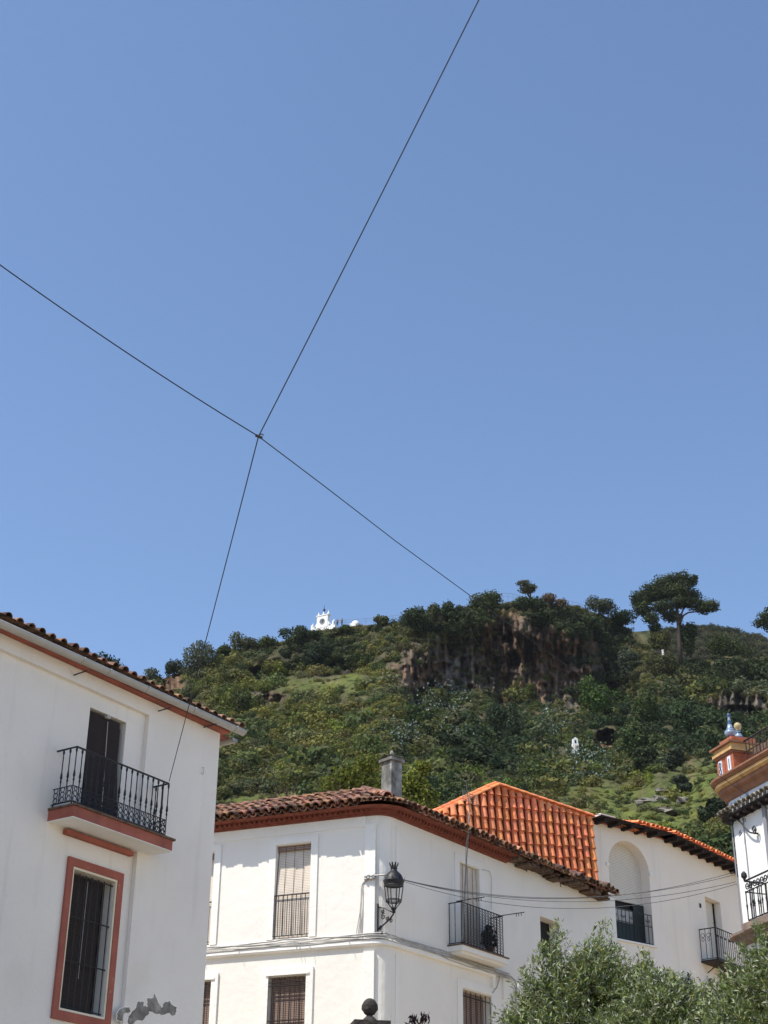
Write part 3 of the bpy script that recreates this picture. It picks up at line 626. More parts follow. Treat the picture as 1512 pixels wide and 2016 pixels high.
tag(wcab.build('wall_cable', m_cable), 'thin cable looping beside the balcony door of the shaded wall', 'cable')
# rooftop antenna on a leaning mast tied to the balcony
def atF(fr, x, y, d): u, z = fr.px(x, y, d); return fr.P(u, d, z)
a0, a1 = atF(CRf, 910.5, 1850, .42), atF(CRf, 925.5, 1590, .50)
ant = thing('tv_antenna', 'television antenna on a leaning mast tied to the lattice balcony', 'antenna', a0)
mb = MB(); mid = atF(CRf, 918, 1700, .5); mb.tube([a0, mid], .020, 6); mb.tube([mid, a1], .015, 6); mb.build('mast', m_galv, ant)
mb = MB(); q0, q1 = atF(CRf, 925, 1597, .5), atF(CRf, 917, 1537, .85); mb.tube([q0, q1], .010, 5)
for i in range(7):
    p = q0 + (q1 - q0) * (i / 6); sdir = CRf.U * .16 + np.array([0, 0, .02]); mb.tube([p - sdir * (1 - .07 * i), p + sdir * (1 - .07 * i)], .0055, 4)
mb.build('director_boom', m_galv, ant)
mb = MB(); c_ = atF(CRf, 925, 1572, .5)
for i in range(6):
    p = c_ + Z * (.045 * (i - 2.5)); mb.tube([p - CRf.U * .30, p + CRf.U * .30], .006, 4)
for s in (-.30, .30, 0): mb.tube([c_ + CRf.U * s - Z * .13, c_ + CRf.U * s + Z * .15], .007, 4)
mb.build('reflector_grid', m_galv, ant)
mb = MB(); p0 = atF(CRf, 920, 1600, .5); mb.tube([p0 + CRf.U * (.03 + .04 * math.sin(t * 9)) + (a0 - p0) * t * .6 for t in np.linspace(0, 1, 14)], .006, 4); mb.build('coaxial_cable', m_cable, ant)

# ================================================================== house behind, with tile-clad gable
W1 = Fr(atD(975, 1548, 47.0), azv(53), azv(143))
zpk = W1.px(975, 1548)[1]; zlv = W1.px(850, 1606)[1]; ulv = W1.px(850, 1606)[0]; ur, zrv = W1.px(1161, 1613); ub = W1.px(1300, 1650)[0]; zE3 = W1.px(1225, 1640)[1]
W2 = Fr(W1.P(ub, 0, 0), azv(38), azv(128)); U2 = 9.0
h3 = thing('tile_clad_house', 'white house behind with bright orange tile-clad gable and arched window', 'house', W1.P(2, 0, 0))
au0, aim = W1.px(1198, 1702); au1, aim2 = W1.px(1278, 1721); asl = W1.px(1250, 1855)[1]
mb = MB()
zt3 = zrv - .06
mb.wall(W1, -6, au0, 0, 13.0); mb.wall(W1, au1, ub, 0, zt3 + .0); mb.wall(W1, au0, au1, 0, asl); mb.wall(W1, ur, au0, 13.0, zt3)
ac = (au0 + au1) / 2; ar = (au1 - au0) / 2; az_c = aim
nA = 16; dep3 = .48
apts = [(ac - ar * math.cos(math.pi * k / nA), az_c + ar * 1.0 * math.sin(math.pi * k / nA)) for k in range(nA + 1)]
for (a, b), (c, e) in zip(apts, apts[1:]):
    mb.quad(W1.P(a, 0, b), W1.P(c, 0, e), W1.P(c, 0, zt3), W1.P(a, 0, zt3)); mb.quad(W1.P(a, 0, b), W1.P(c, 0, e), W1.P(c, -dep3, e), W1.P(a, -dep3, b))
for u in (au0, au1): mb.quad(W1.P(u, 0, asl), W1.P(u, 0, az_c), W1.P(u, -dep3, az_c), W1.P(u, -dep3, asl))
mb.quad(W1.P(au0, 0, asl), W1.P(au1, 0, asl), W1.P(au1, -dep3, asl), W1.P(au0, -dep3, asl))
mb.add([W1.P(-6, -.0, 13), W1.P(ur, 0, 13), W1.P(ur, 0, zrv - .05), W1.P(0, 0, zpk - .05), W1.P(ulv - 3.4, 0, zlv - (zpk - zlv) * 1.2)], [(0, 1, 2, 3, 4)])
d0, dzt = W2.px(1387.5, 1764); d1, _ = W2.px(1417.5, 1776.6); dzb = W2.px(1385, 1893)[1]
g0, gzt = W2.px(1338, 1930); 
h_d2 = (d0, d1, dzb, dzt, .4); h_g = (g0 + .1, g0 + .85, 9.0, gzt - .15, .2)
mb.wall(W2, 0, U2, 0, zt3, [h_d2, h_g]); mb.wall(W1, -6, ub, 0, 13, d=-9)
mb.wall(Fr(W2.P(U2, 0, 0), -W2.N, W2.U), 0, 9, 0, zt3); mb.wall(Fr(W1.P(-6, 0, 0), -W1.N, -W1.U), 0, 9, 0, 12.5)
mb.build('wall', m_plH, h3)
mb = MB()                                                  # arch imposts, sill
for u, s in ((au0, -1), (au1, 1)):
    a, b = sorted((u - .09 * (s > 0) * .5, u + s * .2)); mb.box(W1, min(u, u + s * .13), max(u, u + s * .13), 0.001, .05, az_c - .06, az_c + .05); mb.build('arch_impost', m_white, h3); mb = MB()
mb = MB(); mb.box(W1, au0 - .08, au1 + .08, 0.001, .07, asl - .05, asl - .002); mb.build('window_sill', m_white, h3)
aw = MB(); aw.quad(W1.P(au0, -dep3 + .004, asl), W1.P(au1, -dep3 + .004, asl), W1.P(au1, -dep3 + .004, az_c), W1.P(au0, -dep3 + .004, az_c)); awo = aw.build('arched_window', m_dark, h3)
bz_ = W1.px(1230, 1776, -.40)[1]
mb = MB(); mb.prism(W1, [(au0, bz_), (au1, bz_)] + [p for p in apts[::-1]], -.42, -.39); mb.build('roller_shutter', m_blindC, awo)
mb = MB(); mb.box(W1, au0, au0 + .28, -.42, -.36, asl, bz_ - .01); mb.box(W1, au1 - .5, au1, -.42, -.36, asl, bz_ - .01)
mb.box(W1, au0 + .28, au1 - .5, -.42, -.38, asl, asl + .7); mb.build('door_leaf', m_greend, awo)
mb = MB(); mb.quad(W1.P(au0 + .28, -.40, asl + .7), W1.P(au1 - .5, -.40, asl + .7), W1.P(au1 - .5, -.40, bz_ - .25), W1.P(au0 + .28, -.40, bz_ - .25)); mb.build('lace_curtain', m_cable, awo)
mb = MB(); rz = asl + 1.0
for i in range(12): u = au0 + (au1 - au0) * i / 11; mb.tube([W1.P(u, -.05, asl), W1.P(u, -.05, rz)], .012, 4)
for z in (rz, asl + .06, asl + .62): mb.tube([W1.P(au0, -.05, z), W1.P(au1, -.05, z)], .014, 4)
for i in range(5):
    for sg in (-1, 1): spiral(mb, W1, au0 + (au1 - au0) * (i + .5) / 5 + sg * .055, asl + .80, .06, 1.3, 0 if sg < 0 else math.pi, sg, -.05, .009)
mb.build('railing', m_iron, awo)
# orange cladding: columns of barrel tiles hung on the wall, tile by tile
mb = MB(); random.seed(21); pitch = .309; LEAN = math.tan(R_(8)); WD = lambda u, d, z: W1.P(u - (zpk - z) * LEAN * .62, d + (zpk - z) * LEAN, z)
def vz(u): return zpk + (zpk - zlv) / ulv * u * -1.0 if False else (zpk - (u / ulv) * (zpk - zlv) if u < 0 else zpk - (u / ur) * (zpk - zrv))
WN = W1.N * math.cos(R_(8)) + Z * math.sin(R_(8))
mb.add([WD(ulv - .5, .005, 12.9), WD(ur, .005, 12.9), WD(ur, .005, zrv - .02), WD(0, .005, zpk - .02), WD(ulv - .5, .005, vz(ulv - .5))], [(0, 1, 2, 3, 4)], 0, (.45, .34, .34))  # backing sheet tinted darker: shade of the gaps between columns painted in
u = ur - .13; off = 0
while u > ulv - .3:
    z = vz(u) - .05; first = True; L0 = .385 * ((z - 12.95 - u * .13) / .385 % 1.0) + random.uniform(.0, .05); L0 = max(L0, .08)
    while z > 12.95:
        ln = L0 if first else .385 + random.uniform(-.025, .025); k = random.uniform(.84, 1.12); hue = random.uniform(.92, 1.14)
        col = (k, k * hue, k * random.uniform(.85, 1.2)) if random.random() > .03 else (.72, .6, .65)
        ux = u + random.uniform(-.006, .006)
        half_pipe(mb, WD(ux, .075, z + .05), WD(ux, .118, z - ln), -W1.U, WN, .090, .112, 9, .018, 0, col); z -= ln; first = False
    pass
    u -= pitch
mb.add([WD(ur, .02, 12.9), W1.P(ur, 0, 12.9), W1.P(ur, 0, zrv), WD(ur, .02, zrv)], [(0, 1, 2, 3)], 0, (.75, .62, .6))
mb.build('tile_cladding', m_tilenew, h3)
mb = MB()                                                  # verge tiles capping both slopes, two courses
for (ua, za, ub_, zb_) in ((ulv - .7, vz(ulv - .7), 0, zpk), (W1.px(1262, 1647)[0], zrv - .10, 0, zpk)):
    p, q = W1.P(ua, 0, za), W1.P(ub_, 0, zb_); n = int(np.linalg.norm(q - p) / .40); ax = (q - p) / np.linalg.norm(q - p)
    upv = np.cross(ax, W1.N); upv = upv if upv[2] > 0 else -upv
    for i in range(n):
        a, b = p + (q - p) * (i + 1.12) / n, p + (q - p) * i / n
        for d, h, r in ((.17, .0, .075), (.02, .065, .085)):
            k = random.uniform(.85, 1.15); half_pipe(mb, a + W1.N * d + upv * h, b + W1.N * d + upv * (h + .012), W1.N, upv, r, r + .012, 7, .016, 0, (k, k * random.uniform(.95, 1.15), k))
mb.build('verge_tiles', m_tilenew, h3)
mb = MB()                                                  # the roof behind the gable and over the white walls
pk, lv, rv = (0, zpk - .06), (ulv - 3.4, vz(ulv - 3.4) - .06), (ur, zrv - .06)
for (a, b), (c, e) in ((pk, lv), (pk, rv)): mb.quad(W1.P(a, 0.0, b), W1.P(c, 0.0, e), W1.P(c, -9, e), W1.P(a, -9, b), 0, (.8, .7, .7))
ez = zt3 + .10
R1a, R1b = W1.P(ur + .02, .0, ez), None
p3 = R_(14)
for fr, a, b in ((W1, ur, ub), (W2, -.0, U2 + .2)):
    mb.quad(fr.P(a, .55, ez), fr.P(b, .55, ez), fr.P(b, -6, ez + 6.5 * math.tan(p3)), fr.P(a, -6, ez + 6.5 * math.tan(p3)), 0, (.6, .5, .5))
    upv = fr.N * math.sin(p3) + Z * math.cos(p3); dnv = fr.N * math.cos(p3) - Z * math.sin(p3); u = a + (1.75 if fr is W1 else .1)
    while u < b:
        for k in range(3):
            t = random.uniform(.7, 1.2); q = fr.P(u + random.uniform(-.01, .01), .58 + random.uniform(-.02, .02), ez + .01) - dnv * .34 * k; half_pipe(mb, q - dnv * .4 + upv * .02, q + upv * .03, fr.U, upv, .08, .095, 6, .016, 0, (t, t, t))
        u += .215
mb.build('roof', m_tilenew, h3)
mb = MB()                                                  # eave boards and projecting rafters
for fr, a, b in ((W1, ur + .05, ub + .25), (W2, -.1, U2)): mb.box(fr, a, b, 0.0, .53, ez - .05, ez - .012)
mb.build('eave_boards', m_wood, h3)
for fr, a, b, st in ((W1, ur + .2, ub - .1, .62), (W2, .25, U2, .62)):
    for u in np.arange(a, b, st): mb = MB(); mb.box(fr, u, u + .13, -.02, .5, ez - .17, ez - .055); mb.build('rafter', m_wood, h3)
mb = MB(); mb.box(W1, ur + .02, ur + .7, .0, .5, ez - .008, ez + .06); mb.build('verge_flashing', m_white, h3)
# second balcony
o = MB(); o.quad(W2.P(d0, -.39, dzb), W2.P(d1, -.39, dzb), W2.P(d1, -.39, dzt), W2.P(d0, -.39, dzt)); do = o.build('balcony_door', m_dark, h3)
mb = MB(); mb.box(W2, d0 + .0, d1 - .08, -.30, -.28, dzb, dzt - .02); mb.build('roller_shutter', m_blindC, do)
mb = MB(); mb.box(W2, d1 - .08, d1 - .02, -.30, -.24, dzb, dzt - .02); mb.build('door_frame', m_wood, do)
sb0 = W2.px(1384, 1893)[0]; rd = .62; rz1 = W2.px(1378.5, 1830.6)[1]; ra = W2.px(1408, 1825.7, rd)[0]; rz1 = W2.px(1408, 1825.7, rd)[1]; rb = ra + 2.3; sbz = W2.px(1384.8, 1893)[1]
mb = MB(); mb.box(W2, ra - .04, rb + .04, 0, rd + .05, sbz - .07, sbz)
for f in (.15, .5, .85): u = ra + (rb - ra) * f; mb.tube([W2.P(u, rd, sbz - .08), W2.P(u, rd * .6, sbz - .14), W2.P(u, 0.02, sbz - .35)], .02, 5)
mb.tube([W2.P(ra, rd * .9, sbz - .12), W2.P(rb, rd * .9, sbz - .12)], .02, 5); b3 = mb.build('balcony', m_ironb, h3)
mb = MB(); mb.tube([W2.P(ra, 0, rz1), W2.P(ra, rd, rz1), W2.P(rb, rd, rz1), W2.P(rb, 0, rz1)], .02, 5); mb.tube([W2.P(ra, rd, sbz), W2.P(ra, rd, rz1 + .12)], .028, 6); mb.lathe(W2.P(ra, rd, rz1 + .1), [(.02, 0), (.05, .05), (.02, .12)], 8); mb.build('top_rail', m_ironb, b3)
mb = MB()
for u0_, dd in [(ra + (rb - ra) * i / 15, rd) for i in range(16)] + [(ra, rd * f) for f in (.03, .36, .7)]: mb = turned_bar(W2.P(u0_, dd, 0), sbz + .03, rz1, .011, .013); mb.build('baluster', m_ironb, b3)
mb = MB()
for i in range(8):
    for sg in (-1, 1): spiral(mb, W2, ra + (rb - ra) * (i + .5) / 8 + sg * .045, rz1 - .26, .05, 1.3, 0 if sg < 0 else math.pi, sg, rd, .009)
for dd in (rd * .2, rd * .55):
    ring_side(mb, W2, ra, rz1 - .22, .07, dd, .009); ring_side(mb, W2, ra, rz1 - .36, .05, dd, .009)
mb.tube([W2.P(ra, .02, sbz + .04), W2.P(ra, rd, sbz + .04), W2.P(rb, rd, sbz + .04)], .012, 4); mb.build('scroll_band', m_ironb, b3)
# grille with a scrolled crest, lower down on the same wall
mb = MB(); mb.quad(W2.P(h_g[0], -.19, h_g[2]), W2.P(h_g[1], -.19, h_g[2]), W2.P(h_g[1], -.19, h_g[3]), W2.P(h_g[0], -.19, h_g[3])); go = mb.build('window', m_dark, h3); go['label'] = 'low window whose iron grille carries a scrolled crest'
mb = MB(); gd = .14; ga, gb = h_g[0] - .08, h_g[1] + .08; zt_ = h_g[3] + .05
for i in range(9): u = ga + (gb - ga) * i / 8; mb.tube([W2.P(u, gd, 8.8), W2.P(u, gd, zt_)], .014, 4); mb.lathe(W2.P(u, gd, zt_), [(.012, 0), (.03, .03), (.004, .09)], 5)
for z in (zt_, zt_ - .12, zt_ - .5): mb.tube([W2.P(ga, 0, z), W2.P(ga, gd, z), W2.P(gb, gd, z), W2.P(gb, 0, z)], .014, 4)
for k, (uu, zz, r) in enumerate(((.25, .16, .09), (.5, .18, .10), (.38, .32, .08), (.12, .08, .07), (.65, .1, .07), (.38, .18, .06))): spiral(mb, W2, ga + (gb - ga) * uu, zt_ + zz, r, 1.4, k, 1 if k % 2 else -1, gd, .017)
mb.build('grille', m_iron, go)
mb = MB(); ou, oz = W2.px(1393, 1935); ring(mb, W2, ou, oz, .11, .12, .03, 14, 1.2); mb.tube([W2.P(ou, 0, oz - .12), W2.P(ou, .12, oz - .12)], .02, 5); mb.lathe(W2.P(ou, .12, oz - .03), [(.01, 0), (.04, .03), (.01, .08)], 6); mb.build('wall_ring', m_iron, h3)
mb = MB(); ou, oz = W2.px(1378, 1783); mb.box(W2, ou - .05, ou + .05, 0, .03, oz - .07, oz + .07); mb.build('number_plate', m_stone, h3)

# ================================================================== ornate tower house at the right
T = Fr(atD(1432, 1600, 33.0), azv(161), azv(-109))
Tn = Fr(T.O, azv(71), azv(-19))
zW = T.px(1432, 1600)[1]
ht = thing('ornate_house', 'sunlit white house at the right edge with ochre cornice and brick parapet pier', 'house', T.P(4, 0, 0))
def tpath(ul=14, ur=6, r=.25, n=6):
    p = [(T.P(ul, 0, 0), T.N), (T.P(r, 0, 0), T.N)]; c = T.P(r, -r, 0)
    for i in range(1, n): a = -109 + 90 * i / n; p.append((c + azv(a) * r, azv(a)))
    return p + [(Tn.P(r, 0, 0), Tn.N), (Tn.P(ur, 0, 0), Tn.N)]
twu0, twz1 = T.px(1505, 1607); twz0 = T.px(1505, 1735)[1]
h_tw = (twu0 + .12, twu0 + 1.15, T.px(1474, 1812)[1], twz1 + .55, .25)
zW2 = T.px(1424, 1594, .45)[1] + .45
mb = MB(); mb.wall(T, .25, 14, 0, zW2, [h_tw]); ar_ = tpath()[1:-1]
for (p, n_), (q, n2) in zip(ar_, ar_[1:]): mb.quad(p, q, q + Z * (zW2), p + Z * (zW2))
mb.wall(Tn, .25, 8, 0, zW2); mb.wall(Fr(T.P(14, 0, 0), -T.N, T.U), 0, 8, 0, zW2); mb.wall(T, 0, 14, 0, zW2, d=-8)
mb.add([T.P(.1, -.1, zW2), T.P(14, -.1, zW2), T.P(14, -8, zW2), T.P(.1, -8, zW2)], [(0, 1, 2, 3)])
mb.build('wall', m_plT, ht)
mb = MB()
for x in (1437.5, 1461.0): u = T.px(x, 1601)[0]; mb.box(T, u, u + .035, 0.0, .012, 0, zW - .05)
mb.build('wall_groove', m_greyf, ht)
# eave of dark boards carrying a row of tiles, then the tiled band, then the ochre cornice and the parapet
zt0 = T.px(1424, 1594, .45)[1]
mb = MB(); mb.sweep(tpath(), [(0, zt0 - .12), (.14, zt0 - .09), (.23, zt0 - .06), (.23, zt0 - .02), (0, zt0 - .02)])
for u in np.arange(.4, 14, .28): mb.box(T, u, u + .09, 0.02, .21, zt0 - .14, zt0 - .07)
mb.build('eave_boards', m_wood, ht)
mb = MB(); random.seed(3); p4 = R_(26)
for u in np.arange(.15, 14, .17):
    upv = T.N * math.sin(p4) + Z * math.cos(p4); dnv = T.N * math.cos(p4) - Z * math.sin(p4); q = T.P(u, .28 + random.uniform(-.02, .02), zt0 + .01); k = random.uniform(.4, 1.1)
    half_pipe(mb, q - dnv * .4, q + upv * .02, T.U, upv, .065, .08, 5, .016, 0, (k, k, k * .95))
for u in np.arange(.1, 6, .17):
    upv = Tn.N * math.sin(p4) + Z * math.cos(p4); dnv = Tn.N * math.cos(p4) - Z * math.sin(p4); q = Tn.P(u, .28, zt0 + .01); k = random.uniform(.4, 1.1); half_pipe(mb, q - dnv * .4, q + upv * .02, Tn.U, upv, .065, .08, 5, .016, 0, (k, k, k * .95))
for i in range(5):
    nn = azv(-109 + 90 * (i + .5) / 5); upv = nn * math.sin(p4) + Z * math.cos(p4); dnv = nn * math.cos(p4) - Z * math.sin(p4); q = T.P(.25, -.25, zt0 + .01) + nn * .54; half_pipe(mb, q - dnv * .4, q + upv * .02, np.cross(Z, nn), upv, .05, .08, 5, .016, 0, (.8, .8, .75))
m_tilegrey = M('lichen_tile', (0.36, 0.33, 0.28), 0.95, 0.4, 8, 0.5, 30, tint=True, dirt=[((0.06, 0.05, 0.04), 8, 0.5, 0.65, 0.8, one)])
mb.build('eave_tiles', m_tilegrey, ht)
zb_ = zt0 + .30
mb = MB(); mb.sweep(tpath(r=.35), [(0, zb_ - .30), (.12, zb_ - .30), (.10, zb_), (0, zb_)]); mb.build('tiled_band', m_band, ht)
zc0 = zb_ + .002
mb = MB(); mb.sweep(tpath(r=.35, n=10), [(0, zc0), (.14, zc0), (.18, zc0 + .10), (.27, zc0 + .16), (.27, zc0 + .24), (0, zc0 + .24)]); mb.build('cornice', m_orange, ht)
mb = MB(); mb.sweep(tpath(r=.35, n=10), [(0, zc0 + .242), (.30, zc0 + .242), (.36, zc0 + .29), (.34, zc0 + .36), (0, zc0 + .36)]); mb.build('cornice', m_yellow, ht)
mb = MB(); mb.sweep(tpath(r=.35, n=10), [(0, zc0 + .362), (.37, zc0 + .362), (.43, zc0 + .42), (.43, zc0 + .46), (0, zc0 + .46)]); mb.build('cornice', m_orange, ht)
zp = zc0 + .46
# brick pier with two glazed panels
pu0, pu1 = .02, .72; pzt = zp + .56
mb = MB(); mb.box(T, pu0, pu0 + .33, -.60, .16, zp, pzt); mb.box(T, pu0 + .36, pu1, -.60, .17, zp, pzt); mb.box(T, pu0 + .3, pu0 + .4, -.6, .13, zp, pzt)
pier = mb.build('parapet_pier', m_brickO, ht)
mb = MB(); mb.box(T, pu0 - .05, pu1 + .04, -.64, .23, pzt + .002, pzt + .06); mb.box(T, pu0 - .02, pu1 + .02, -.62, .2, pzt + .062, pzt + .16); mb.build('pier_cap', m_yellow, pier); mb = MB(); mb.box(T, pu0 - .08, pu1 + .06, -.66, .27, pzt + .162, pzt + .205); mb.box(T, pu0 - .02, pu1 + .02, -.6, .19, pzt - .05, pzt - .002); mb.build('cap_moulding', m_orange, pier)
mb = MB(); mb.box(T, pu0 + .1, pu1 - .1, -.5, .1, pzt + .232, pzt + .36); mb.build('brick_plinth', m_brickO, pier)
mb = MB(); z0_, z1_ = zp + .12, zp + .46
for k, ua in enumerate((pu0 + .10, pu0 + .47)): mb.box(T, ua, ua + .13, .1, .178 + .006 * k, z0_, z1_)
mb.build('glazed_panel', m_whtile, pier)
mb = MB(); ua = pu0 + .165
for z, r in ((z0_ + .10, .034), (z0_ + .24, .032)): ring(mb, T, ua, z, r, .182, .013, 14, 1.9)
mb.box(T, pu0 + .525, pu0 + .548, .18, .19, z0_ + .06, z1_ - .06); mb.build('blue_figure', m_azul, pier)
fp = T.P(pu0 + .14, -.18, pzt + .24)
FS = .80
fprof = [(a * FS, b * FS) for a, b in [(.10, 0), (.11, .03), (.05, .10), (.045, .14), (.10, .18), (.115, .24), (.055, .28), (.05, .31), (.12, .36), (.165, .44), (.16, .50), (.12, .54), (.10, .57), (.085, .60), (.06, .70), (.045, .82), (.035, .92), (.05, .95), (.05, 1.0), (.02, 1.04)]]
mb = MB(); mb.lathe(fp, fprof, 14, [1, 0, 1, 0, 1, 0, 1, 0, 1, 1, 0, 1, 0, 1, 0, 1, 0, 0, 0]); mb.build('ceramic_finial', [m_azul, m_azul2], pier, True)
fp2 = T.P(pu0 + .50, -.15, pzt + .36)
mb = MB(); mb.lathe(fp2, [(a * .7, b * .7) for a, b in [(.13, 0), (.14, .03), (.09, .13), (.05, .20), (.08, .23), (.06, .26), (.09, .30), (.115, .35), (.12, .41), (.10, .47), (.04, .51)]], 14, [0, 1, 0, 1, 0, 2, 2, 2, 2, 2]); mb.build('ceramic_urn', [m_azul, m_azul2, m_gold], pier, True)
# terrace railing and the slatted screen behind it
mb = MB(); rz = pzt + .20
mb.tube([T.P(pu1, -.1, rz), T.P(12, -.1, rz)], .022, 5); mb.tube([T.P(pu1, -.1, rz - .25), T.P(12, -.1, rz - .25)], .012, 4)
for u in np.arange(pu1 + .12, 12, .13): mb.tube([T.P(u, -.1, zp), T.P(u, -.1, rz)], .011, 4)
mb.build('terrace_railing', m_ironb, ht)
mb = MB()
for u in np.arange(pu1 + .05, 12, .11): mb.box(T, u, u + .09, -.32, -.30, zp, zp + .62 + random.uniform(-.02, .02))
mb.build('slat_screen', m_reed, ht)
mb = MB(); mb.lathe(T.P(3.2, -.1, rz), [(.02, 0), (.05, .02), (.03, .06), (.085, .12), (.1, .18), (.06, .26)], 10); mb.build('rail_ball', m_gold, ht)
# grey framed balcony window
mb = MB(); mb.quad(T.P(h_tw[0], -.24, h_tw[2]), T.P(h_tw[1], -.24, h_tw[2]), T.P(h_tw[1], -.24, h_tw[3]), T.P(h_tw[0], -.24, h_tw[3])); tw = mb.build('balcony_door', m_blindC, ht)
mb = MB()
for a, b, c, e in ((h_tw[0] - .12, h_tw[0], h_tw[2], h_tw[3] + .12), (h_tw[1], h_tw[1] + .12, h_tw[2], h_tw[3] + .12), (h_tw[0], h_tw[1], h_tw[3], h_tw[3] + .12)): mb.box(T, a, b, 0, .05, c, e)
mb.build('door_frame', m_greyf, tw)
# balcony
rd = .5; ra, rz1 = T.px(1466, 1735, rd); rz0 = T.px(1474, 1812, rd)[1]; rb = ra + 3.6
mb = MB(); mb.box(T, ra - .12, rb + .12, 0, rd + .1, rz0 - .20, rz0 - .06); mb.box(T, ra, rb, 0, rd - .05, rz0 - .30, rz0 - .202)
b4 = mb.build('balcony', m_ledge, ht)
mb = MB()
for z, r in ((rz1, .02), (rz1 - .22, .013), (rz0, .016)): mb.tube([T.P(ra, 0, z), T.P(ra, rd, z), T.P(rb, rd, z), T.P(rb, 0, z)], r, 5)
mb.lathe(T.P(ra, rd, rz1), [(.02, 0), (.03, .05), (.065, .09), (.06, .15), (.02, .2)], 8); mb.build('top_rail', m_iron, b4)
for i in range(26): turned_bar(T.P(ra + (rb - ra) * i / 25, rd, 0), rz0, rz1 - .2, .012, .022).build('baluster', m_iron, b4)
for f in (.03, .35, .7): turned_bar(T.P(ra, rd * f, 0), rz0, rz1, .012, .022).build('baluster', m_iron, b4)
mb = MB()
for i in range(13):
    for sg in (-1, 1): spiral(mb, T, ra + (rb - ra) * (i + .5) / 13 + sg * .06, rz1 - .11, .08, 1.4, 0 if sg < 0 else math.pi, sg, rd, .013)
mb.build('scroll_band', m_iron, b4)
mb = MB()                                                  # blue and white tiles seen through the railing
mb.box(T, ra + .3, rb - .2, 0.0, .02, rz0 - .02, rz0 + .28); mb.build('tile_skirting', m_band, ht)
lu, lz = T.px(1455, 1846); mb = MB(); mb.sweep(tpath(r=.25), [(0, lz - .22), (.16, lz - .16), (.20, lz - .06), (.30, lz - .05), (.30, lz), (0, lz + .02)]); mb.build('string_course', m_ledge, ht)
mb = MB(); s0 = T.px(1449, 1606, .0); s1 = T.px(1484, 1640, .5)    # scrolled iron arm under the eave
u0a, u1a = s0[0], s1[0]
FA = Fr(T.P(0, .10, 0), T.U, T.N); u1a = T.px(1484, 1640, .1)[0]; z1a = T.px(1484, 1640, .1)[1]; z0a = T.px(1449, 1606, .1)[1]; du_ = u1a - u0a; dz_ = z1a - z0a
mb.tube([FA.P(u0a + du_ * t, 0, z0a + dz_ * t + .05 * math.sin(t * 6.28)) for t in np.linspace(0, 1, 14)], .018, 5)
spiral(mb, FA, u1a + .02, z1a + .07, .09, 1.3, -1.6, 1, 0, .018); spiral(mb, FA, u0a - .02, z0a - .09, .09, 1.3, 1.4, 1, 0, .016)
spiral(mb, FA, u0a + du_ * .35, z0a + dz_ * .75, .06, 1.3, 1.2, 1, 0, .008); spiral(mb, FA, u0a + du_ * .6, z0a + dz_ * .35, .06, 1.3, 3, -1, 0, .008); mb.tube([T.P(u0a, 0, z0a + .03), FA.P(u0a, 0, z0a + .03)], .02, 5); mb.tube([T.P(u1a, 0, z1a), FA.P(u1a, 0, z1a)], .02, 5)
tag(mb.build('iron_arm', m_iron), 'scrolled wrought iron arm fixed under the eave of the ornate house', 'bracket')

# ================================================================== overhead cables
NODE = atD(509, 859, 14.0)
railp = L.P(L.px(333, 1538, .42)[0], .42, L.px(333, 1538, .42)[1])
topp = CAM + ray(985, -85) * 16.0
leftp = CAM + ray(-330, 275) * 15.0
twp = T.P(*( (lambda q: (q[0], .03, q[1]))(T.px(1514, 1592, .03)) ))
def cable(label, pts, r=.0065):
    mb = MB(); mb.tube(pts, r, 5); return tag(mb.build('overhead_cable', m_cabled), label, 'cable', 'steel cables crossing above the square')
def join(a, b, c, s1=.0, s2=.0): return catenary(a, b, s1)[:-1] + catenary(b, c, s2)
cable('thin steel cable from the black balcony rail up through the clamp to the top', join(railp, NODE, topp, .02, .02))
twc = T.P(*((lambda q: (q[0], .03, q[1]))(T.px(1512, 1592, .03))))
sag_pts = []
anchors = [(509, 859, 14.0), (640, 958, 16.0), (780, 1066, 18.5), (925, 1172, 21.0), (1060, 1270, 23.5), (1200, 1372, 26.0), (1320, 1455, 27.8), (1420, 1530, 29.4)]
cable('steel cable from the left edge through the clamp down to the ornate house', catenary(leftp, NODE, .10) [:-1] + [atD(x, y, d) for x, y, d in anchors] + [twc])
cl = thing('cable_clamp', 'small clamp where the two overhead cables cross in the sky', 'clamp', NODE)
mb = MB(); mb.tube([NODE + np.array([-.03, 0, .012]), NODE + np.array([.04, 0, -.02])], .016, 6); mb.build('clamp_body', m_stone, cl)
mb = MB(); mb.tube([NODE + np.array([.012, -.01, .01]), NODE + np.array([.03, -.01, .025]), NODE + np.array([.055, -.01, .008])], .006, 5); mb.build('wire_tail', m_cabled, cl)
lz = atD(796, 1735, 33.6)
for k, (x1, y1, sg) in enumerate(((1445, 1717, .55), (1447, 1722, .50), (1449, 1736, .50), (1451, 1740, .62))):
    u, z = T.px(x1, y1, .02); e = T.P(u, .02, z); a = jn.location
    a = CLf.P(ju - .4, .16, jz) ; e2 = e
    mb = MB(); mb.tube(catenary(CLf.P(ju - .4 - .02 * k, .17, jz - .01 * k), e2, sg, 30), .0065, 5)
    tag(mb.build('service_cable', m_cablem), ('uppermost service cable strung from the lantern corner to the ornate house', 'second service cable from the top, strung from the lantern corner', 'third service cable from the top, strung from the lantern corner', 'lowest sagging service cable strung from the lantern corner')[k], 'cable', 'service cables from the lantern corner')

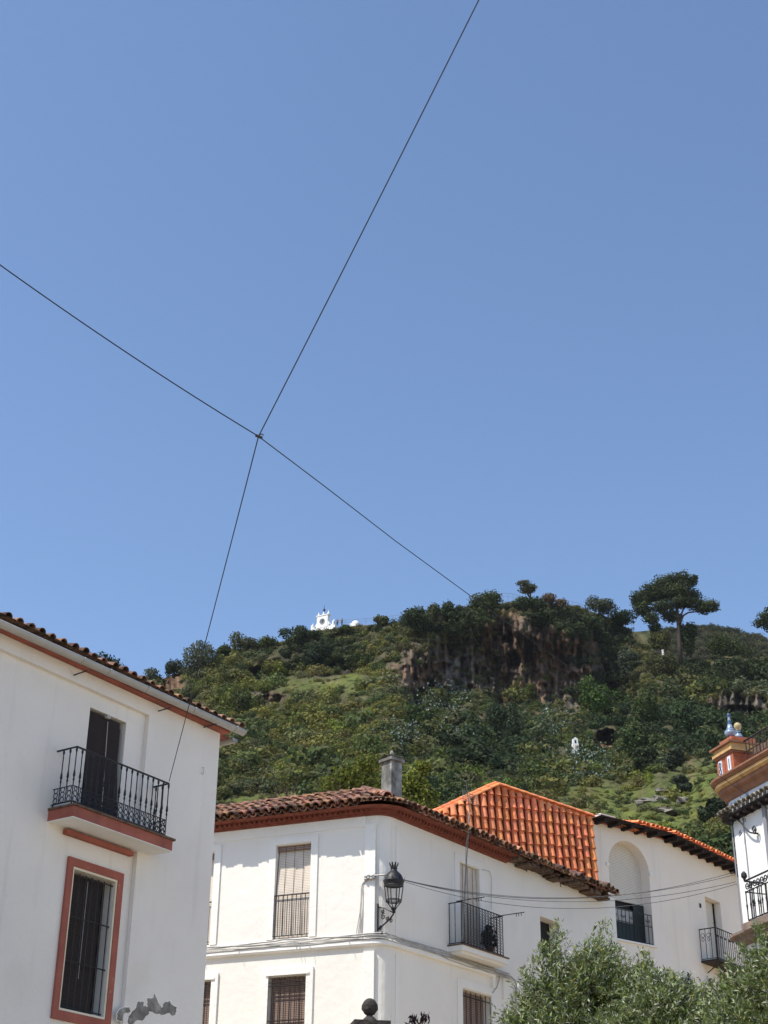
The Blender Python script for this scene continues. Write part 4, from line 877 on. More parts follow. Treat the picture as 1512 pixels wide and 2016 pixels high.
# ================================================================== hillside
def vnoise(seed):
    tab = np.random.default_rng(seed).random((256, 256)).astype(np.float64)
    def f(x, y):
        xi = np.floor(x).astype(int); yi = np.floor(y).astype(int); fx = x - xi; fy = y - yi
        fx = fx * fx * (3 - 2 * fx); fy = fy * fy * (3 - 2 * fy)
        g = lambda a, b: tab[a & 255, b & 255]
        return (g(xi, yi) * (1 - fx) + g(xi + 1, yi) * fx) * (1 - fy) + (g(xi, yi + 1) * (1 - fx) + g(xi + 1, yi + 1) * fx) * fy
    def fbm(x, y, o=4):
        x = np.asarray(x, float); y = np.asarray(y, float); s = 0; a = .5; t = 0
        for i in range(o): s = s + a * f(x * 2 ** i + 17 * i, y * 2 ** i + 31 * i); t += a; a *= .5
        return s / t - .5
    return fbm
nz1, nz2, nz3 = vnoise(1), vnoise(2), vnoise(3)
SX = [-700, -300, 0, 200, 300, 340, 400, 450, 560, 610, 700, 780, 800, 870, 930, 1000, 1050, 1130, 1200, 1250, 1290, 1350, 1430, 1512, 1700, 2300]
SY = [1500, 1440, 1400, 1375, 1345, 1328, 1300, 1282, 1262, 1244, 1232, 1226, 1214, 1206, 1192, 1186, 1186, 1192, 1216, 1246, 1290, 1300, 1292, 1302, 1320, 1400]
def skyl(x): return np.interp(x, SX, SY)
COLS = {-700: [(0, 300), (360, 175), (1100, 85)], 300: [(0, 292), (120, 262), (300, 178), (1100, 85)], 520: [(0, 296), (30, 284), (72, 281), (86, 260), (100, 256), (122, 254), (150, 240), (360, 172), (1150, 85)],
        680: [(0, 294), (50, 279), (92, 276), (106, 254), (130, 246), (380, 172), (1150, 85)], 775: [(0, 280), (80, 262), (180, 228), (390, 170), (1150, 85)],
        830: [(0, 278), (30, 272), (160, 266), (185, 256), (300, 205), (400, 168), (1150, 85)], 900: [(0, 286), (30, 281), (180, 276), (200, 264), (300, 210), (410, 166), (1150, 85)],
        1000: [(0, 293), (30, 290), (200, 285), (225, 272), (320, 212), (420, 162), (1150, 85)], 1120: [(0, 304), (30, 300), (190, 292), (220, 276), (320, 214), (370, 188), (450, 150), (1150, 80)],
        1220: [(0, 320), (40, 317), (150, 308), (185, 282), (240, 244), (330, 196), (420, 150), (1150, 78)], 1300: [(0, 308), (45, 300), (70, 280), (100, 270), (160, 244), (235, 196), (345, 148), (1150, 78)],
        1420: [(0, 304), (48, 297), (66, 274), (118, 268), (150, 240), (240, 190), (345, 148), (1150, 78)], 2300: [(0, 300), (60, 275), (150, 230), (345, 145), (1150, 78)]}
CX = sorted(COLS)
CAVES = [(1010, 1300, 15, 19, 16), (1040, 1272, 10, 15, 12), (1003, 1258, 15, 9, 9), (872, 1312, 16, 9, 9), (846, 1346, 14, 11, 11), (925, 1357, 9, 10, 10), (1195, 1456, 26, 20, 48), (1062, 1466, 14, 12, 9), (505, 1322, 18, 9, 11), (655, 1312, 9, 8, 9), (530, 1376, 32, 10, 6), (1462, 1402, 46, 14, 14), (800, 1330, 20, 20, 6), (1130, 1335, 10, 12, 8), (985, 1380, 9, 12, 7), (910, 1300, 7, 6, 6)]
ROCKS = [(880, 1322, 100, 48), (1000, 1290, 75, 80), (1100, 1320, 75, 75), (825, 1320, 40, 50), (525, 1372, 30, 9), (335, 1345, 22, 26), (1440, 1385, 80, 18), (1196, 1458, 24, 20), (1060, 1255, 40, 30)]
GRASS = [(1290, 1595, 190, 58), (1410, 1550, 100, 50), (620, 1350, 60, 14), (690, 1345, 30, 22), (545, 1592, 130, 28), (1150, 1610, 90, 24)]
SHADE_ZONES = [(1180, 1300, 60, 75), (1430, 1328, 95, 24), (1120, 1240, 110, 26), (1390, 1440, 90, 50), (630, 1292, 80, 22), (990, 1470, 80, 34), (870, 1226, 90, 16), (1250, 1430, 60, 40)]  # zones where the slope's shade is painted into darker shrub colour
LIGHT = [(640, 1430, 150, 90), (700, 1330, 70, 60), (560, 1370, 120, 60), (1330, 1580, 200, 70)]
def zone(lst, x, y):
    m = np.zeros(np.broadcast(x, y).shape)
    for cx, cy, rx, ry in lst: m = np.maximum(m, np.clip(1.6 - np.sqrt(((x - cx) / rx) ** 2 + ((y - cy) / ry) ** 2) * 1.0, 0, 1))
    return m
def Rf(x, y, fine=True):
    x = np.asarray(x, float); y = np.asarray(y, float); t = y - skyl(x)
    prof = [np.interp(np.maximum(t, 0), *zip(*COLS[c])) for c in CX]
    R = np.zeros(np.broadcast(x, y).shape)
    xc = np.clip(x, CX[0], CX[-1] - 1e-6)
    cvs = .42
    for i in range(len(CX) - 1):
        m = (xc >= CX[i]) & (xc < CX[i + 1]); f = (xc - CX[i]) / (CX[i + 1] - CX[i]); f = f * f * (3 - 2 * f)
        R = np.where(m, prof[i] * (1 - f) + prof[i + 1] * f, R)
    rk = zone(ROCKS, x, y)
    if fine:
        R = R + 22 * nz1(x / 130, y / 110, 3) * np.clip(t / 60, 0, 1) + 9 * nz2(x / 34, y / 30, 4) * np.clip(t / 25 + .2, 0, 1)
        R = R + rk * (4.0 * nz2(x / 3.5 + 7, y / 9, 3) + 17 * np.abs(nz3(x / 17, y / 60, 3)) - 2 + 6 * nz2(x / 7, y / 30, 4))
        for cx, cy, rx, ry, dp in CAVES:
            q = ((x - cx) / rx + .35 * nz3(x / 9, y / 9, 2)) ** 2 + ((y - cy) / ry + .35 * nz3(x / 9 + 50, y / 9, 2)) ** 2
            R = R + cvs * dp * np.clip(1.5 - 1.2 * q, 0, 1) ** 1.5
    return np.where(t > 700, np.minimum(R, 200), R)
def rayv(x, y):
    x = np.asarray(x, float)[..., None]; y = np.asarray(y, float)[..., None]
    d = FW * FPX + RT * (x - 756) + UP * (1008 - y); return d
def hp(x, y, dR=0.0):
    d = rayv(x, y); R = np.asarray(Rf(x, y) + dR)[..., None]; return CAM + d * R / np.linalg.norm(d[..., :2], axis=-1, keepdims=True)
gx = np.concatenate([np.arange(-700, -40, 30), np.arange(-40, 1560, 3.0), np.arange(1560, 2300, 30)])
gt = np.concatenate([np.arange(0, 460, 2.6), np.arange(460, 700, 20), np.arange(700, 1180, 60)])
XX, TT = np.meshgrid(gx, gt); YY = TT + skyl(XX)
H = hp(XX, YY)
crest = H[0]
back = []
for i, (dr, dz) in enumerate(((160, -60), (90, -22), (40, -4), (12, .4), (4, .6))):
    dirs = (crest - CAM); dirs[:, 2] = 0; dirs /= np.linalg.norm(dirs, axis=1, keepdims=True); b = crest + dirs * dr; b[:, 2] += dz; back.append(b)
H = np.concatenate([np.array(back), H]); rows, cols = H.shape[:2]
idx = np.arange(rows * cols).reshape(rows, cols)
Fh = np.stack([idx[:-1, :-1], idx[1:, :-1], idx[1:, 1:], idx[:-1, 1:]], -1).reshape(-1, 4)
YA = np.concatenate([np.repeat(YY[:1], 5, 0), YY]); XA = np.concatenate([np.repeat(XX[:1], 5, 0), XX])
rkm = np.clip(zone(ROCKS, XA, YA) * 1.2 + 1.2 * nz2(XA / 20, YA / 20, 3), 0, 1); grm = np.clip(zone(GRASS, XA, YA) + 1.0 * nz2(XA / 30 + 9, YA / 15, 3), 0, 1)
warm = np.clip(.5 + 2.2 * nz3(XA / 60, YA / 70, 3), 0, 1)[..., None]
soil = np.array([.088, .082, .042]) * np.ones(XA.shape + (1,)); soil = soil * (1 + 1.2 * nz1(XA / 22, YA / 18, 4))[..., None]
rock = np.array([.140, .122, .098]) * (1 - warm) + np.array([.150, .094, .058]) * warm; rock = rock * np.clip(1 + 2.4 * nz3(XA / 5, YA / 45, 4), .2, 2.2)[..., None]
grass = np.array([.115, .142, .036]) * (1 + .9 * nz2(XA / 26, YA / 7, 4))[..., None] + np.array([.05, .02, 0]) * np.clip(3 * nz1(XA / 50, YA / 20, 3), 0, 1)[..., None]
gcol = soil * (1 - grm[..., None]) + grass * grm[..., None]; gcol = np.clip(gcol * (1 - rkm[..., None]) + rock * rkm[..., None], .012, 1)
m_hill = M('hill_ground', (1, 1, 1), 0.95, 0.3, 0.9, 1.0, 1.6, tint=True, spec=0.1, dirt=[((.12, .11, .10), 1.0, .56, .66, .75, (.5, .5, .16))])
m_hill.node_tree.nodes['Bump'].inputs['Distance'].default_value = 0.6
hill = build_np('hillside', H.reshape(-1, 3), Fh, gcol.reshape(-1, 3), m_hill); tag(hill, kind='structure')
# the farther hill behind the umbrella pine
fx = np.arange(1080, 2300, 8.0); ft = np.concatenate([np.arange(0, 120, 4.0), np.arange(120, 700, 60)])
FSX = [1080, 1200, 1360, 1420, 1470, 1512, 1700, 2300]; FSY = [1262, 1246, 1236, 1238, 1249, 1263, 1300, 1420]
X2, T2 = np.meshgrid(fx, ft); Y2 = T2 + np.interp(X2, FSX, FSY) + 5 * nz2(X2 / 14, 0 * X2, 3) * np.clip(1 - T2 / 60, 0, 1); R2 = 620 - T2 * .5 + 14 * nz2(X2 / 18, Y2 / 12, 4) + 6 * nz3(X2 / 7, Y2 / 6, 2)
d2 = rayv(X2, Y2); V2 = CAM + d2 * R2[..., None] / np.linalg.norm(d2[..., :2], axis=-1, keepdims=True)
i2 = np.arange(V2[..., 0].size).reshape(X2.shape); F2 = np.stack([i2[:-1, :-1], i2[1:, :-1], i2[1:, 1:], i2[:-1, 1:]], -1).reshape(-1, 4)
k2 = np.clip(.5 + 2.5 * nz1(X2 / 12, Y2 / 9, 3), 0, 1)[..., None]; c2 = np.array([.035, .045, .018]) * (1 - k2) + np.array([.11, .10, .045]) * k2
fh = build_np('far_hill', V2.reshape(-1, 3), F2, c2.reshape(-1, 3), m_hill); tag(fh, kind='structure')

# ------------------------------------------------------------------ foliage clouds
def quads(c, ax, wd, l, w_, col):                     # c centres, ax long axes, wd width axes (unit), l, w sizes
    a = ax * l[:, None] * .5; b = wd * w_[:, None] * .5
    V = np.stack([c - a, c + b, c + a, c - b], 1).reshape(-1, 3); n = len(c)
    return V, np.arange(4 * n).reshape(n, 4), np.repeat(col, 4, 0)
def unit(v): return v / (np.linalg.norm(v, axis=-1, keepdims=True) + 1e-9)
def blob(rng, lobes, n, size, col, var=.35, ground=False, hollow=.55, nr_=.5):
    Vs, Fs, Cs = [], [], []; o = 0
    vol = np.array([l[1][0] * l[1][2] + l[1][0] * l[1][1] for l in lobes]); cnt = np.maximum(12, (n * vol / vol.sum()).astype(int))
    for (c, r), k in zip(lobes, cnt):
        d = unit(rng.normal(size=(k, 3)));
        if ground: d[:, 2] = np.abs(d[:, 2])
        lump = 1 + .22 * np.sin(d[:, 0] * 5 + c[0]) * np.sin(d[:, 1] * 5 + c[1] * 2) + .15 * np.sin(d[:, 2] * 9 + c[2] + d[:, 0] * 7)
        rr = (hollow + (1 - hollow) * rng.random(k) ** .6) * lump
        p = np.array(c) + d * np.array(r) * rr[:, None]
        ax = unit(rng.normal(size=(k, 3))); nrm = unit(d + nr_ * rng.normal(size=(k, 3))); ax = unit(ax - nrm * (ax * nrm).sum(1, keepdims=True)); wd = np.cross(nrm, ax)
        s = size * rng.uniform(.6, 1.4, k); lc_ = np.array(col) * rng.uniform(1 - var * .5, 1 + var * .5)
        cc = np.clip(lc_ * (1 + var * rng.normal(size=(k, 1))), lc_ * .35, lc_ * 2.2) * (1 + .08 * rng.normal(size=(k, 3)))
        V, F, Cc = quads(p, ax, wd, s * 1.3, s, np.clip(cc, .004, 1)); Vs.append(V); Fs.append(F + o); Cs.append(Cc); o += len(V)
    return np.concatenate(Vs), np.concatenate(Fs), np.concatenate(Cs)

# undergrowth: thousands of low shrubs that read as one mass
rng = np.random.default_rng(5)
protos = []
for i in range(10):
    lobes = [((rng.uniform(-.45, .45), rng.uniform(-.45, .45), rng.uniform(.1, .4)), (rng.uniform(.4, .65),) * 2 + (rng.uniform(.4, .7),)) for _ in range(5)]
    protos.append(blob(rng, lobes, 360, .150, (1, 1, 1), .24, hollow=.66, nr_=.40))
PAL = np.array([2.15, 2.0, 1.6]) * np.array([[.040, .055, .022], [.050, .062, .022], [.060, .068, .028], [.075, .078, .030], [.034, .050, .026], [.055, .066, .042], [.072, .078, .034], [.064, .062, .034], [.066, .087, .024]])
Vs, Fs, Cs = [], [], []; o = 0; N = 10500
sx = rng.uniform(-60, 1570, N); st = rng.uniform(2, 440, N) ** 1.0; sy = skyl(sx) + st
rk = zone(ROCKS, sx, sy); gr = zone(GRASS, sx, sy); keep = rng.random(N) > np.maximum(rk * .84, gr * .68); sx, sy = sx[keep], sy[keep]; rk, gr = rk[keep], gr[keep]
for cx, cy, rx, ry, dp in CAVES:
    k = ((sx - cx) / rx) ** 2 + ((sy - cy) / ry) ** 2 > 1.7; sx, sy, rk, gr = sx[k], sy[k], rk[k], gr[k]
lt = np.clip(zone(LIGHT, sx, sy) + 1.2 * nz3(sx / 25, sy / 14, 3), 0, 1); shade_k = np.clip(zone(SHADE_ZONES, sx, sy) * 1.1 + .8 * nz1(sx / 22 + 5, sy / 18, 3), 0, .9); PT = hp(sx, sy); cl1 = nz1(sx / 40, sy / 30, 3); cl2 = nz2(sx / 55 + 30, sy / 40, 3)
for i in range(len(sx)):
    V, F, c = protos[rng.integers(10)]; s = rng.uniform(.7, 1.7) * (1 + 1.2 * max(0, cl1[i])) * (.5 if gr[i] > .5 else .7 if rk[i] > .6 else 1.0)
    if rng.random() < .10: s *= 2.0
    if sy[i] - skyl(sx[i]) < 16: s = min(s, 1.3)
    a = rng.uniform(0, 6.28); ca, sa = math.cos(a), math.sin(a); Rm = np.array([[ca, -sa, 0], [sa, ca, 0], [0, 0, 1]])
    base = PAL[min(8, int(np.clip((cl2[i] + .30) / .6 * 9 + rng.normal() * 1.2, 0, 8)))]
    if shade_k[i] > rng.random(): base = np.array([.050, .068, .028]) * rng.uniform(.7, 1.3); s *= 1.25  # darker green stands in for shade, on somewhat larger shrubs
    base = base * (1 + lt[i] * (1 - shade_k[i]) * np.array([.42, .38, .05]))
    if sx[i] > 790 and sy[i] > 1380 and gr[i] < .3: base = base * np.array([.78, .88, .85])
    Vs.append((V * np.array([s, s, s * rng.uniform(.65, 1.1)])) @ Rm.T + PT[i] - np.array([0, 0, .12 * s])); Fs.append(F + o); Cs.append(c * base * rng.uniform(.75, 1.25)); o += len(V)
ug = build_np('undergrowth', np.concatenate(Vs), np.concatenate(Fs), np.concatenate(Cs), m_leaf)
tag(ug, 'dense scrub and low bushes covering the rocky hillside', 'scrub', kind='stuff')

Vs, Fs, Cs = [], [], []; o = 0
for i in range(1100):
    x = rng.uniform(1290, 1620); t = rng.uniform(0, 95); y = np.interp(x, FSX, FSY) + t; Rr = 620 - t * .5 + 14 * float(nz2(np.array(x / 18), np.array(y / 12), 4)) - 1; p = atD(x, y, Rr)
    V, F, c = protos[rng.integers(10)]; s = rng.uniform(1.5, 3.6); Vs.append(V * np.array([s, s, s * .7]) + p); Fs.append(F + o); o += len(V); k = rng.random()
    Cs.append(c * (np.array([.06, .075, .032]) * (1 - k) + np.array([.13, .115, .055]) * k))
tag(build_np('distant_scrub', np.concatenate(Vs), np.concatenate(Fs), np.concatenate(Cs), m_leaf), 'brownish green scrub on the farther hill behind the umbrella pine', 'scrub', kind='stuff')
# trees and single bushes of the hill
def trunk_mb(base, top, r, limbs, rng):
    mb = MB(); base = np.array(base); top = np.array(top); k = [base + (top - base) * t + (rng.normal(size=3) * r * .8 * (0 < t < 1)) for t in np.linspace(0, 1, 6)]
    mb.tube(k, [r * (1 - .5 * t) for t in np.linspace(0, 1, 6)], 7)
    for l in limbs:
        s = k[rng.integers(2, 6)]; l = np.array(l); m_ = (s + l) / 2 + rng.normal(size=3) * r + Z * r * .5
        mb.tube([s, m_, l], [r * .45, r * .3, r * .12], 5)
    return mb
def hill_plant(name, label, cat, bx, by, lobes, col, n=700, size=.30, trunk=0.0, dR=0.0, seed=0, group=None, var=.32, RR=None):
    rng = np.random.default_rng(100 + seed); base = atD(bx, by, RR) if RR else hp(np.array([bx]), np.array([by]), dR)[0]
    D = float(np.hypot(base[0], base[1])); sl = np.linalg.norm(base - CAM); px = sl / FPX
    root = thing(name, label, cat, base, group)
    LB = []
    for (x, y, rx, ry) in lobes:
        dd = rng.uniform(-.4, .4) * rx * px; LB.append((atD(x, y, D + dd), (rx * px, rx * px * .9, ry * px)))
    V, F, cc = blob(rng, LB, n, size, col, var); build_np('crown', V, F, cc, m_leaf, root)
    top = LB[0][0] * .5 + LB[-1][0] * .5
    top = np.mean([l[0] for l in LB], axis=0)
    trunk_mb(base - Z * .6, top, trunk if trunk else max(.10, .012 * sl * len(lobes) ** .3 * .05), [l[0] for l in LB], rng).build('trunk', m_bark, root, True)
    return root
DK, MD, OL, GY, YG, BR = (.040, .058, .022), (.060, .080, .026), (.085, .092, .036), (.090, .105, .065), (.110, .135, .018), (.125, .085, .045)
def rnd_lobes(x, y, w_, h, k, seed):
    r = np.random.default_rng(seed); return [(x + r.uniform(-.32, .32) * w_, y + r.uniform(-.30, .30) * h, w_ * r.uniform(.22, .32), h * r.uniform(.24, .36)) for _ in range(k)]
# (name, label, category, crown x, crown y, width, height, lobes, colour)
G1 = 'bushes and trees along the hill crest'; G2 = 'trees scattered on the hillside'
PL = [
    ('crest_bush', 'grey-green bush at the low left end of the crest, just above the gutter tiles', 'bush', 293, 1334, 62, 34, 4, GY, G1),
    ('crest_bush', 'dark bush on the crest between the grey-green bush and the tall rounded one', 'bush', 340, 1315, 40, 40, 4, DK, G1),
    ('crest_tree', 'tall rounded grey-green tree where the steel cable meets the crest', 'tree', 393, 1296, 72, 62, 6, GY, G1),
    ('crest_bush', 'low green bush on the crest right after the tall rounded tree', 'bush', 440, 1284, 44, 26, 3, MD, G1),
    ('crest_tree', 'wispy olive-green tree on the crest left of the white clock gable', 'tree', 480, 1262, 60, 36, 5, OL, G1),
    ('crest_bush', 'dark green bush on the crest next to the wispy olive-green tree', 'bush', 523, 1263, 50, 32, 4, MD, G1),
    ('crest_tree', 'dense dark tree on the crest closest to the left side of the white clock gable', 'tree', 578, 1256, 58, 40, 5, DK, G1),
    ('crest_bush', 'small thin bush on the crest railing right of the white dome', 'bush', 746, 1224, 38, 22, 3, OL, G1),
    ('crest_tree', 'broad dark tree above the upper left corner of the cliff', 'tree', 812, 1212, 66, 42, 5, DK, G1),
    ('crest_bush', 'olive bush on the cliff top right after the broad dark tree', 'bush', 852, 1210, 40, 36, 4, OL, G1),
    ('crest_tree', 'dark green tree on the cliff top left of the cable crossing', 'tree', 886, 1203, 50, 36, 5, DK, G1),
    ('crest_tree', 'rounded tree on the cliff top directly where the sloping cable passes', 'tree', 955, 1186, 66, 52, 6, MD, G1),
    ('crest_tree', 'flat-topped small tree standing highest on the cliff', 'tree', 1042, 1155, 44, 24, 4, OL, G1),
    ('crest_bush', 'dark bush under the flat-topped small tree', 'bush', 1045, 1184, 58, 46, 5, DK, G1),
    ('crest_bush', 'brownish dry bush on the cliff top right of the flat-topped tree', 'bush', 1092, 1181, 50, 26, 5, BR, G1),
    ('crest_tree', 'airy pale olive tree on the crest left of the umbrella pine', 'tree', 1188, 1190, 66, 42, 6, (.08, .094, .05), G1),
    ('crest_bush', 'green bush on the crest slope between the airy tree and the pine', 'bush', 1216, 1226, 70, 40, 5, DK, G1),
    ('crest_bush', 'dark bush growing in front of the foot of the clock gable', 'bush', 622, 1252, 40, 22, 4, DK, G1),
    ('crest_bush', 'olive bush between the clock gable and the two people', 'bush', 652, 1246, 36, 20, 4, OL, G1),
    ('crest_bush', 'low bush on the crest under the white dome', 'bush', 690, 1240, 46, 18, 4, MD, G1),
    ('dark_tree', 'dark rounded tree on the right crest beyond the umbrella pine', 'tree', 1425, 1276, 96, 54, 7, MD, G1),
    ('yellow_tree', 'yellow-green tree behind the left side of the pine trunk', 'tree', 1305, 1252, 60, 50, 5, (.085, .095, .03), G1),
    ('dark_conifer', 'dark narrow conifer hugging the pine trunk', 'tree', 1352, 1252, 40, 70, 5, DK, G1),
    ('rounded_bush', 'silvery rounded bush on the slope below the pine', 'bush', 1240, 1306, 56, 52, 6, (.075, .098, .062), G2),
    ('rounded_bush', 'olive bush beside the white post below the pine', 'bush', 1300, 1312, 70, 40, 5, OL, G2),
    ('slope_tree', 'fresh green pointed tree at the right end of the cliff foot', 'tree', 1172, 1374, 60, 84, 7, (.072, .122, .028), G2),
    ('slope_tree', 'fresh green tree just right of the pointed one at the cliff foot', 'tree', 1224, 1378, 44, 50, 5, (.065, .105, .028), G2),
    ('slope_tree', 'tall green tree on the slope right of the cave mouth', 'tree', 1272, 1400, 60, 84, 7, (.066, .092, .030), G2),
    ('slope_tree', 'dark green tree in the middle of the slope left of the ceramic finial', 'tree', 1345, 1418, 64, 74, 6, (.052, .080, .034), G2),
    ('slope_tree', 'soft green tree on the slope nearest the ceramic finial', 'tree', 1402, 1414, 50, 60, 5, (.070, .105, .044), G2),
    ('slope_tree', 'green tree with bare stem beside the dark cave mouth', 'tree', 1252, 1458, 56, 70, 6, (.064, .092, .032), G2),
    ('lone_tree', 'lone tree with a dark trunk standing on the grassy slope', 'tree', 1274, 1498, 58, 50, 6, (.040, .056, .024), G2),
    ('rounded_bush', 'grey-green bush touching the right side of the lone tree', 'bush', 1318, 1496, 60, 44, 5, (.058, .074, .046), G2),
    ('rounded_bush', 'small grey bush alone on the grass between lone tree and brick pier', 'bush', 1344, 1544, 40, 32, 4, (.055, .068, .044), G2),
    ('rounded_bush', 'dark bushy tree at the foot of the slope left of the ornate house', 'bush', 1402, 1590, 60, 60, 5, (.036, .052, .026), G2),
    ('slope_tree', 'dark tree in the middle of the scrub below the cliff', 'tree', 992, 1424, 60, 70, 6, (.050, .072, .036), G2),
    ('slope_tree', 'dark tree low on the slope above the orange gable peak', 'tree', 960, 1490, 70, 60, 6, (.050, .070, .032), G2),
    ('rounded_bush', 'pale yellow-green bush on the left slope below the small rock outcrop', 'bush', 478, 1382, 40, 50, 5, (.088, .108, .036), G2),
    ('rounded_bush', 'dark bush on the left slope above the green terrace', 'bush', 616, 1290, 60, 50, 5, (.028, .042, .020), G2),
]
for i, (nm, lb, ct_, x, y, w_, h, k, col, g) in enumerate(PL):
    on_crest = g is G1
    by = max(y + h * .42, float(skyl(x)) + 3)
    dR = 1.0
    RRv = {'dark_tree': 315, 'yellow_tree': 316, 'dark_conifer': 303}.get(nm)
    hill_plant(nm, lb, ct_, x, (y + h * .5 if RRv else by), rnd_lobes(x, y, w_, h, k, i + 40), col, int(400 + w_ * h * .75), .30, 0.14 if h > 45 else .30 if x == 1042 else .10, dR=-1.5, seed=i, group=g, RR=RRv)
hill_plant('dark_tree', 'dark round tree showing behind the tiles and gutter of the left house', 'tree', 205, 1330, [(175, 1303, 22, 14), (200, 1300, 26, 15), (226, 1313, 18, 16), (205, 1318, 34, 16)], (.020, .034, .014), 1500, .20, .2, seed=77, RR=150)
# bright spring trees behind the chimney
def airy_tree(label, bx, by, D, lobes, seed, n=2600):
    rng = np.random.default_rng(seed); base = atD(bx, by, D) * np.array([1, 1, 0]) + Z * (atD(bx, by, D)[2]); px = D * 1.04 / FPX
    root = thing('spring_tree', label, 'tree', base, 'fresh leaved trees behind the corner house')
    LB = [(atD(x, y, D + rng.uniform(-.5, .5) * rx * px), (rx * px, rx * px, ry * px)) for x, y, rx, ry in lobes]
    V, F, cc = blob(rng, LB, n, .115, (.135, .158, .026), .34, hollow=.12, nr_=.8); build_np('crown', V, F, cc, m_leaf, root)
    mb = MB(); top = np.mean([l[0] for l in LB], 0); mb.tube([base - Z * 3, base * .5 + top * .5 + rng.normal(size=3) * .2, top], [.16, .10, .05], 6)
    for l in LB:
        for k in range(4):
            e = np.array(l[0]) + unit(rng.normal(size=3)) * np.array(l[1]) * .95; s = base * .5 + top * .5 + rng.normal(size=3) * .3; mb.tube([s, (s + e) / 2 + rng.normal(size=3) * .25, e], [.05, .03, .008], 4)
    mb.build('trunk', m_bark, root, True)
airy_tree('yellow-green spring tree behind the tiled roof left of the chimney', 705, 1610, 82, [(690, 1530, 44, 30), (722, 1506, 34, 24), (655, 1548, 34, 26), (735, 1556, 34, 40), (700, 1575, 50, 28), (640, 1578, 34, 20)], 301, 5200)
airy_tree('yellow-green spring tree behind the tiled roof right of the chimney', 815, 1625, 78, [(812, 1540, 30, 28), (838, 1570, 28, 34), (800, 1575, 34, 34), (832, 1510, 20, 18), (812, 1600, 36, 26)], 302, 4200)
rng = np.random.default_rng(8)
for (x0, y0, x1, y1, lb) in ((560, 1600, 555, 1525, 'bare twiggy shrub behind the roof of the corner house, nearer the left house'), (600, 1600, 640, 1545, 'bare branching shrub behind the roof midway between left house and chimney')):
    b = atD(x0, y0 + 20, 72); root = thing('bare_shrub', lb, 'shrub', b, 'bare shrubs behind the corner house'); mb = MB()
    for k in range(9):
        t = atD(x1 + rng.uniform(-45, 45), y1 + rng.uniform(-12, 40), 72 + rng.uniform(-1, 1)); m_ = (b + t) / 2 + rng.normal(size=3) * .25; mb.tube([b, m_, t], [.03, .02, .007], 4)
        for j in range(3): s = m_ + (t - m_) * rng.random(); mb.tube([s, s + rng.normal(size=3) * .35 + Z * .25], [.012, .004], 4)
    mb.build('branches', m_bark, root)
    V, F, cc = blob(rng, [(atD(x1, y1 + 10, 72), (1.0, 1.0, .6))], 90, .10, (.12, .14, .025), .3, hollow=.1); build_np('leaves', V, F, cc, m_leaf, root)

# umbrella pine
def pine(label, bx, by, D, lobes, trunkpx, limbs, seed, n=24000):
    rng = np.random.default_rng(seed); base = atD(bx, by, D); px = np.linalg.norm(base - CAM) / FPX
    root = thing('umbrella_pine', label, 'tree', base)
    LB = [(atD(x, y, D + rng.uniform(-.45, .45) * rx * px * 2), (rx * px * 1.05, rx * px, ry * px * 1.25)) for x, y, rx, ry in lobes]
    V, F, cc = blob(rng, LB, n, .28, (.052, .068, .024), .34, hollow=.35); build_np('crown', V, F, cc, m_leaf, root)
    mb = MB(); pts = [atD(x, y, D) for x, y in trunkpx]; mb.tube(pts, [r * px for r in np.linspace(4.4, 2.6, len(pts))], 8)
    for l in limbs: mb.tube([atD(x, y, D + rng.uniform(-1, 1)) for x, y in l], [px * r for r in np.linspace(2.4, .8, len(l))], 6)
    mb.build('trunk', m_bark, root, True)
pine('large umbrella pine with a spreading layered crown standing above the cliff', 1341, 1302, 302,
     [(1262, 1180, 22, 15), (1285, 1165, 26, 15), (1312, 1150, 28, 14), (1340, 1142, 26, 12), (1362, 1145, 12, 9), (1300, 1172, 28, 14), (1335, 1165, 30, 15), (1360, 1175, 22, 13), (1266, 1200, 20, 12), (1282, 1218, 16, 10), (1305, 1196, 22, 10), (1322, 1215, 18, 9), (1372, 1190, 20, 9), (1385, 1200, 14, 7), (1400, 1193, 17, 10), (1252, 1182, 10, 10), (1368, 1138, 7, 5), (1290, 1235, 14, 8), (1342, 1186, 24, 7)],
     [(1341, 1306), (1338, 1270), (1336, 1235), (1334, 1212), (1332, 1190), (1334, 1165)],
     [[(1337, 1232), (1345, 1212), (1355, 1206), (1375, 1204), (1392, 1198)], [(1337, 1228), (1343, 1205), (1352, 1185), (1362, 1172)], [(1334, 1212), (1318, 1195), (1300, 1182)], [(1334, 1216), (1320, 1208), (1300, 1205), (1282, 1200)], [(1334, 1190), (1325, 1172), (1312, 1158)], [(1335, 1195), (1345, 1175), (1346, 1155)]], 500, 26000)
pine('second umbrella pine whose crown is cut by the right edge', 1530, 1300, 300, [(1497, 1226, 14, 8), (1510, 1215, 18, 11), (1530, 1205, 26, 13), (1555, 1212, 26, 13), (1520, 1232, 20, 7)], [(1532, 1310), (1530, 1260), (1528, 1215)], [[(1530, 1245), (1515, 1228), (1505, 1222)], [(1530, 1245), (1545, 1225), (1555, 1215)]], 501, 5000)

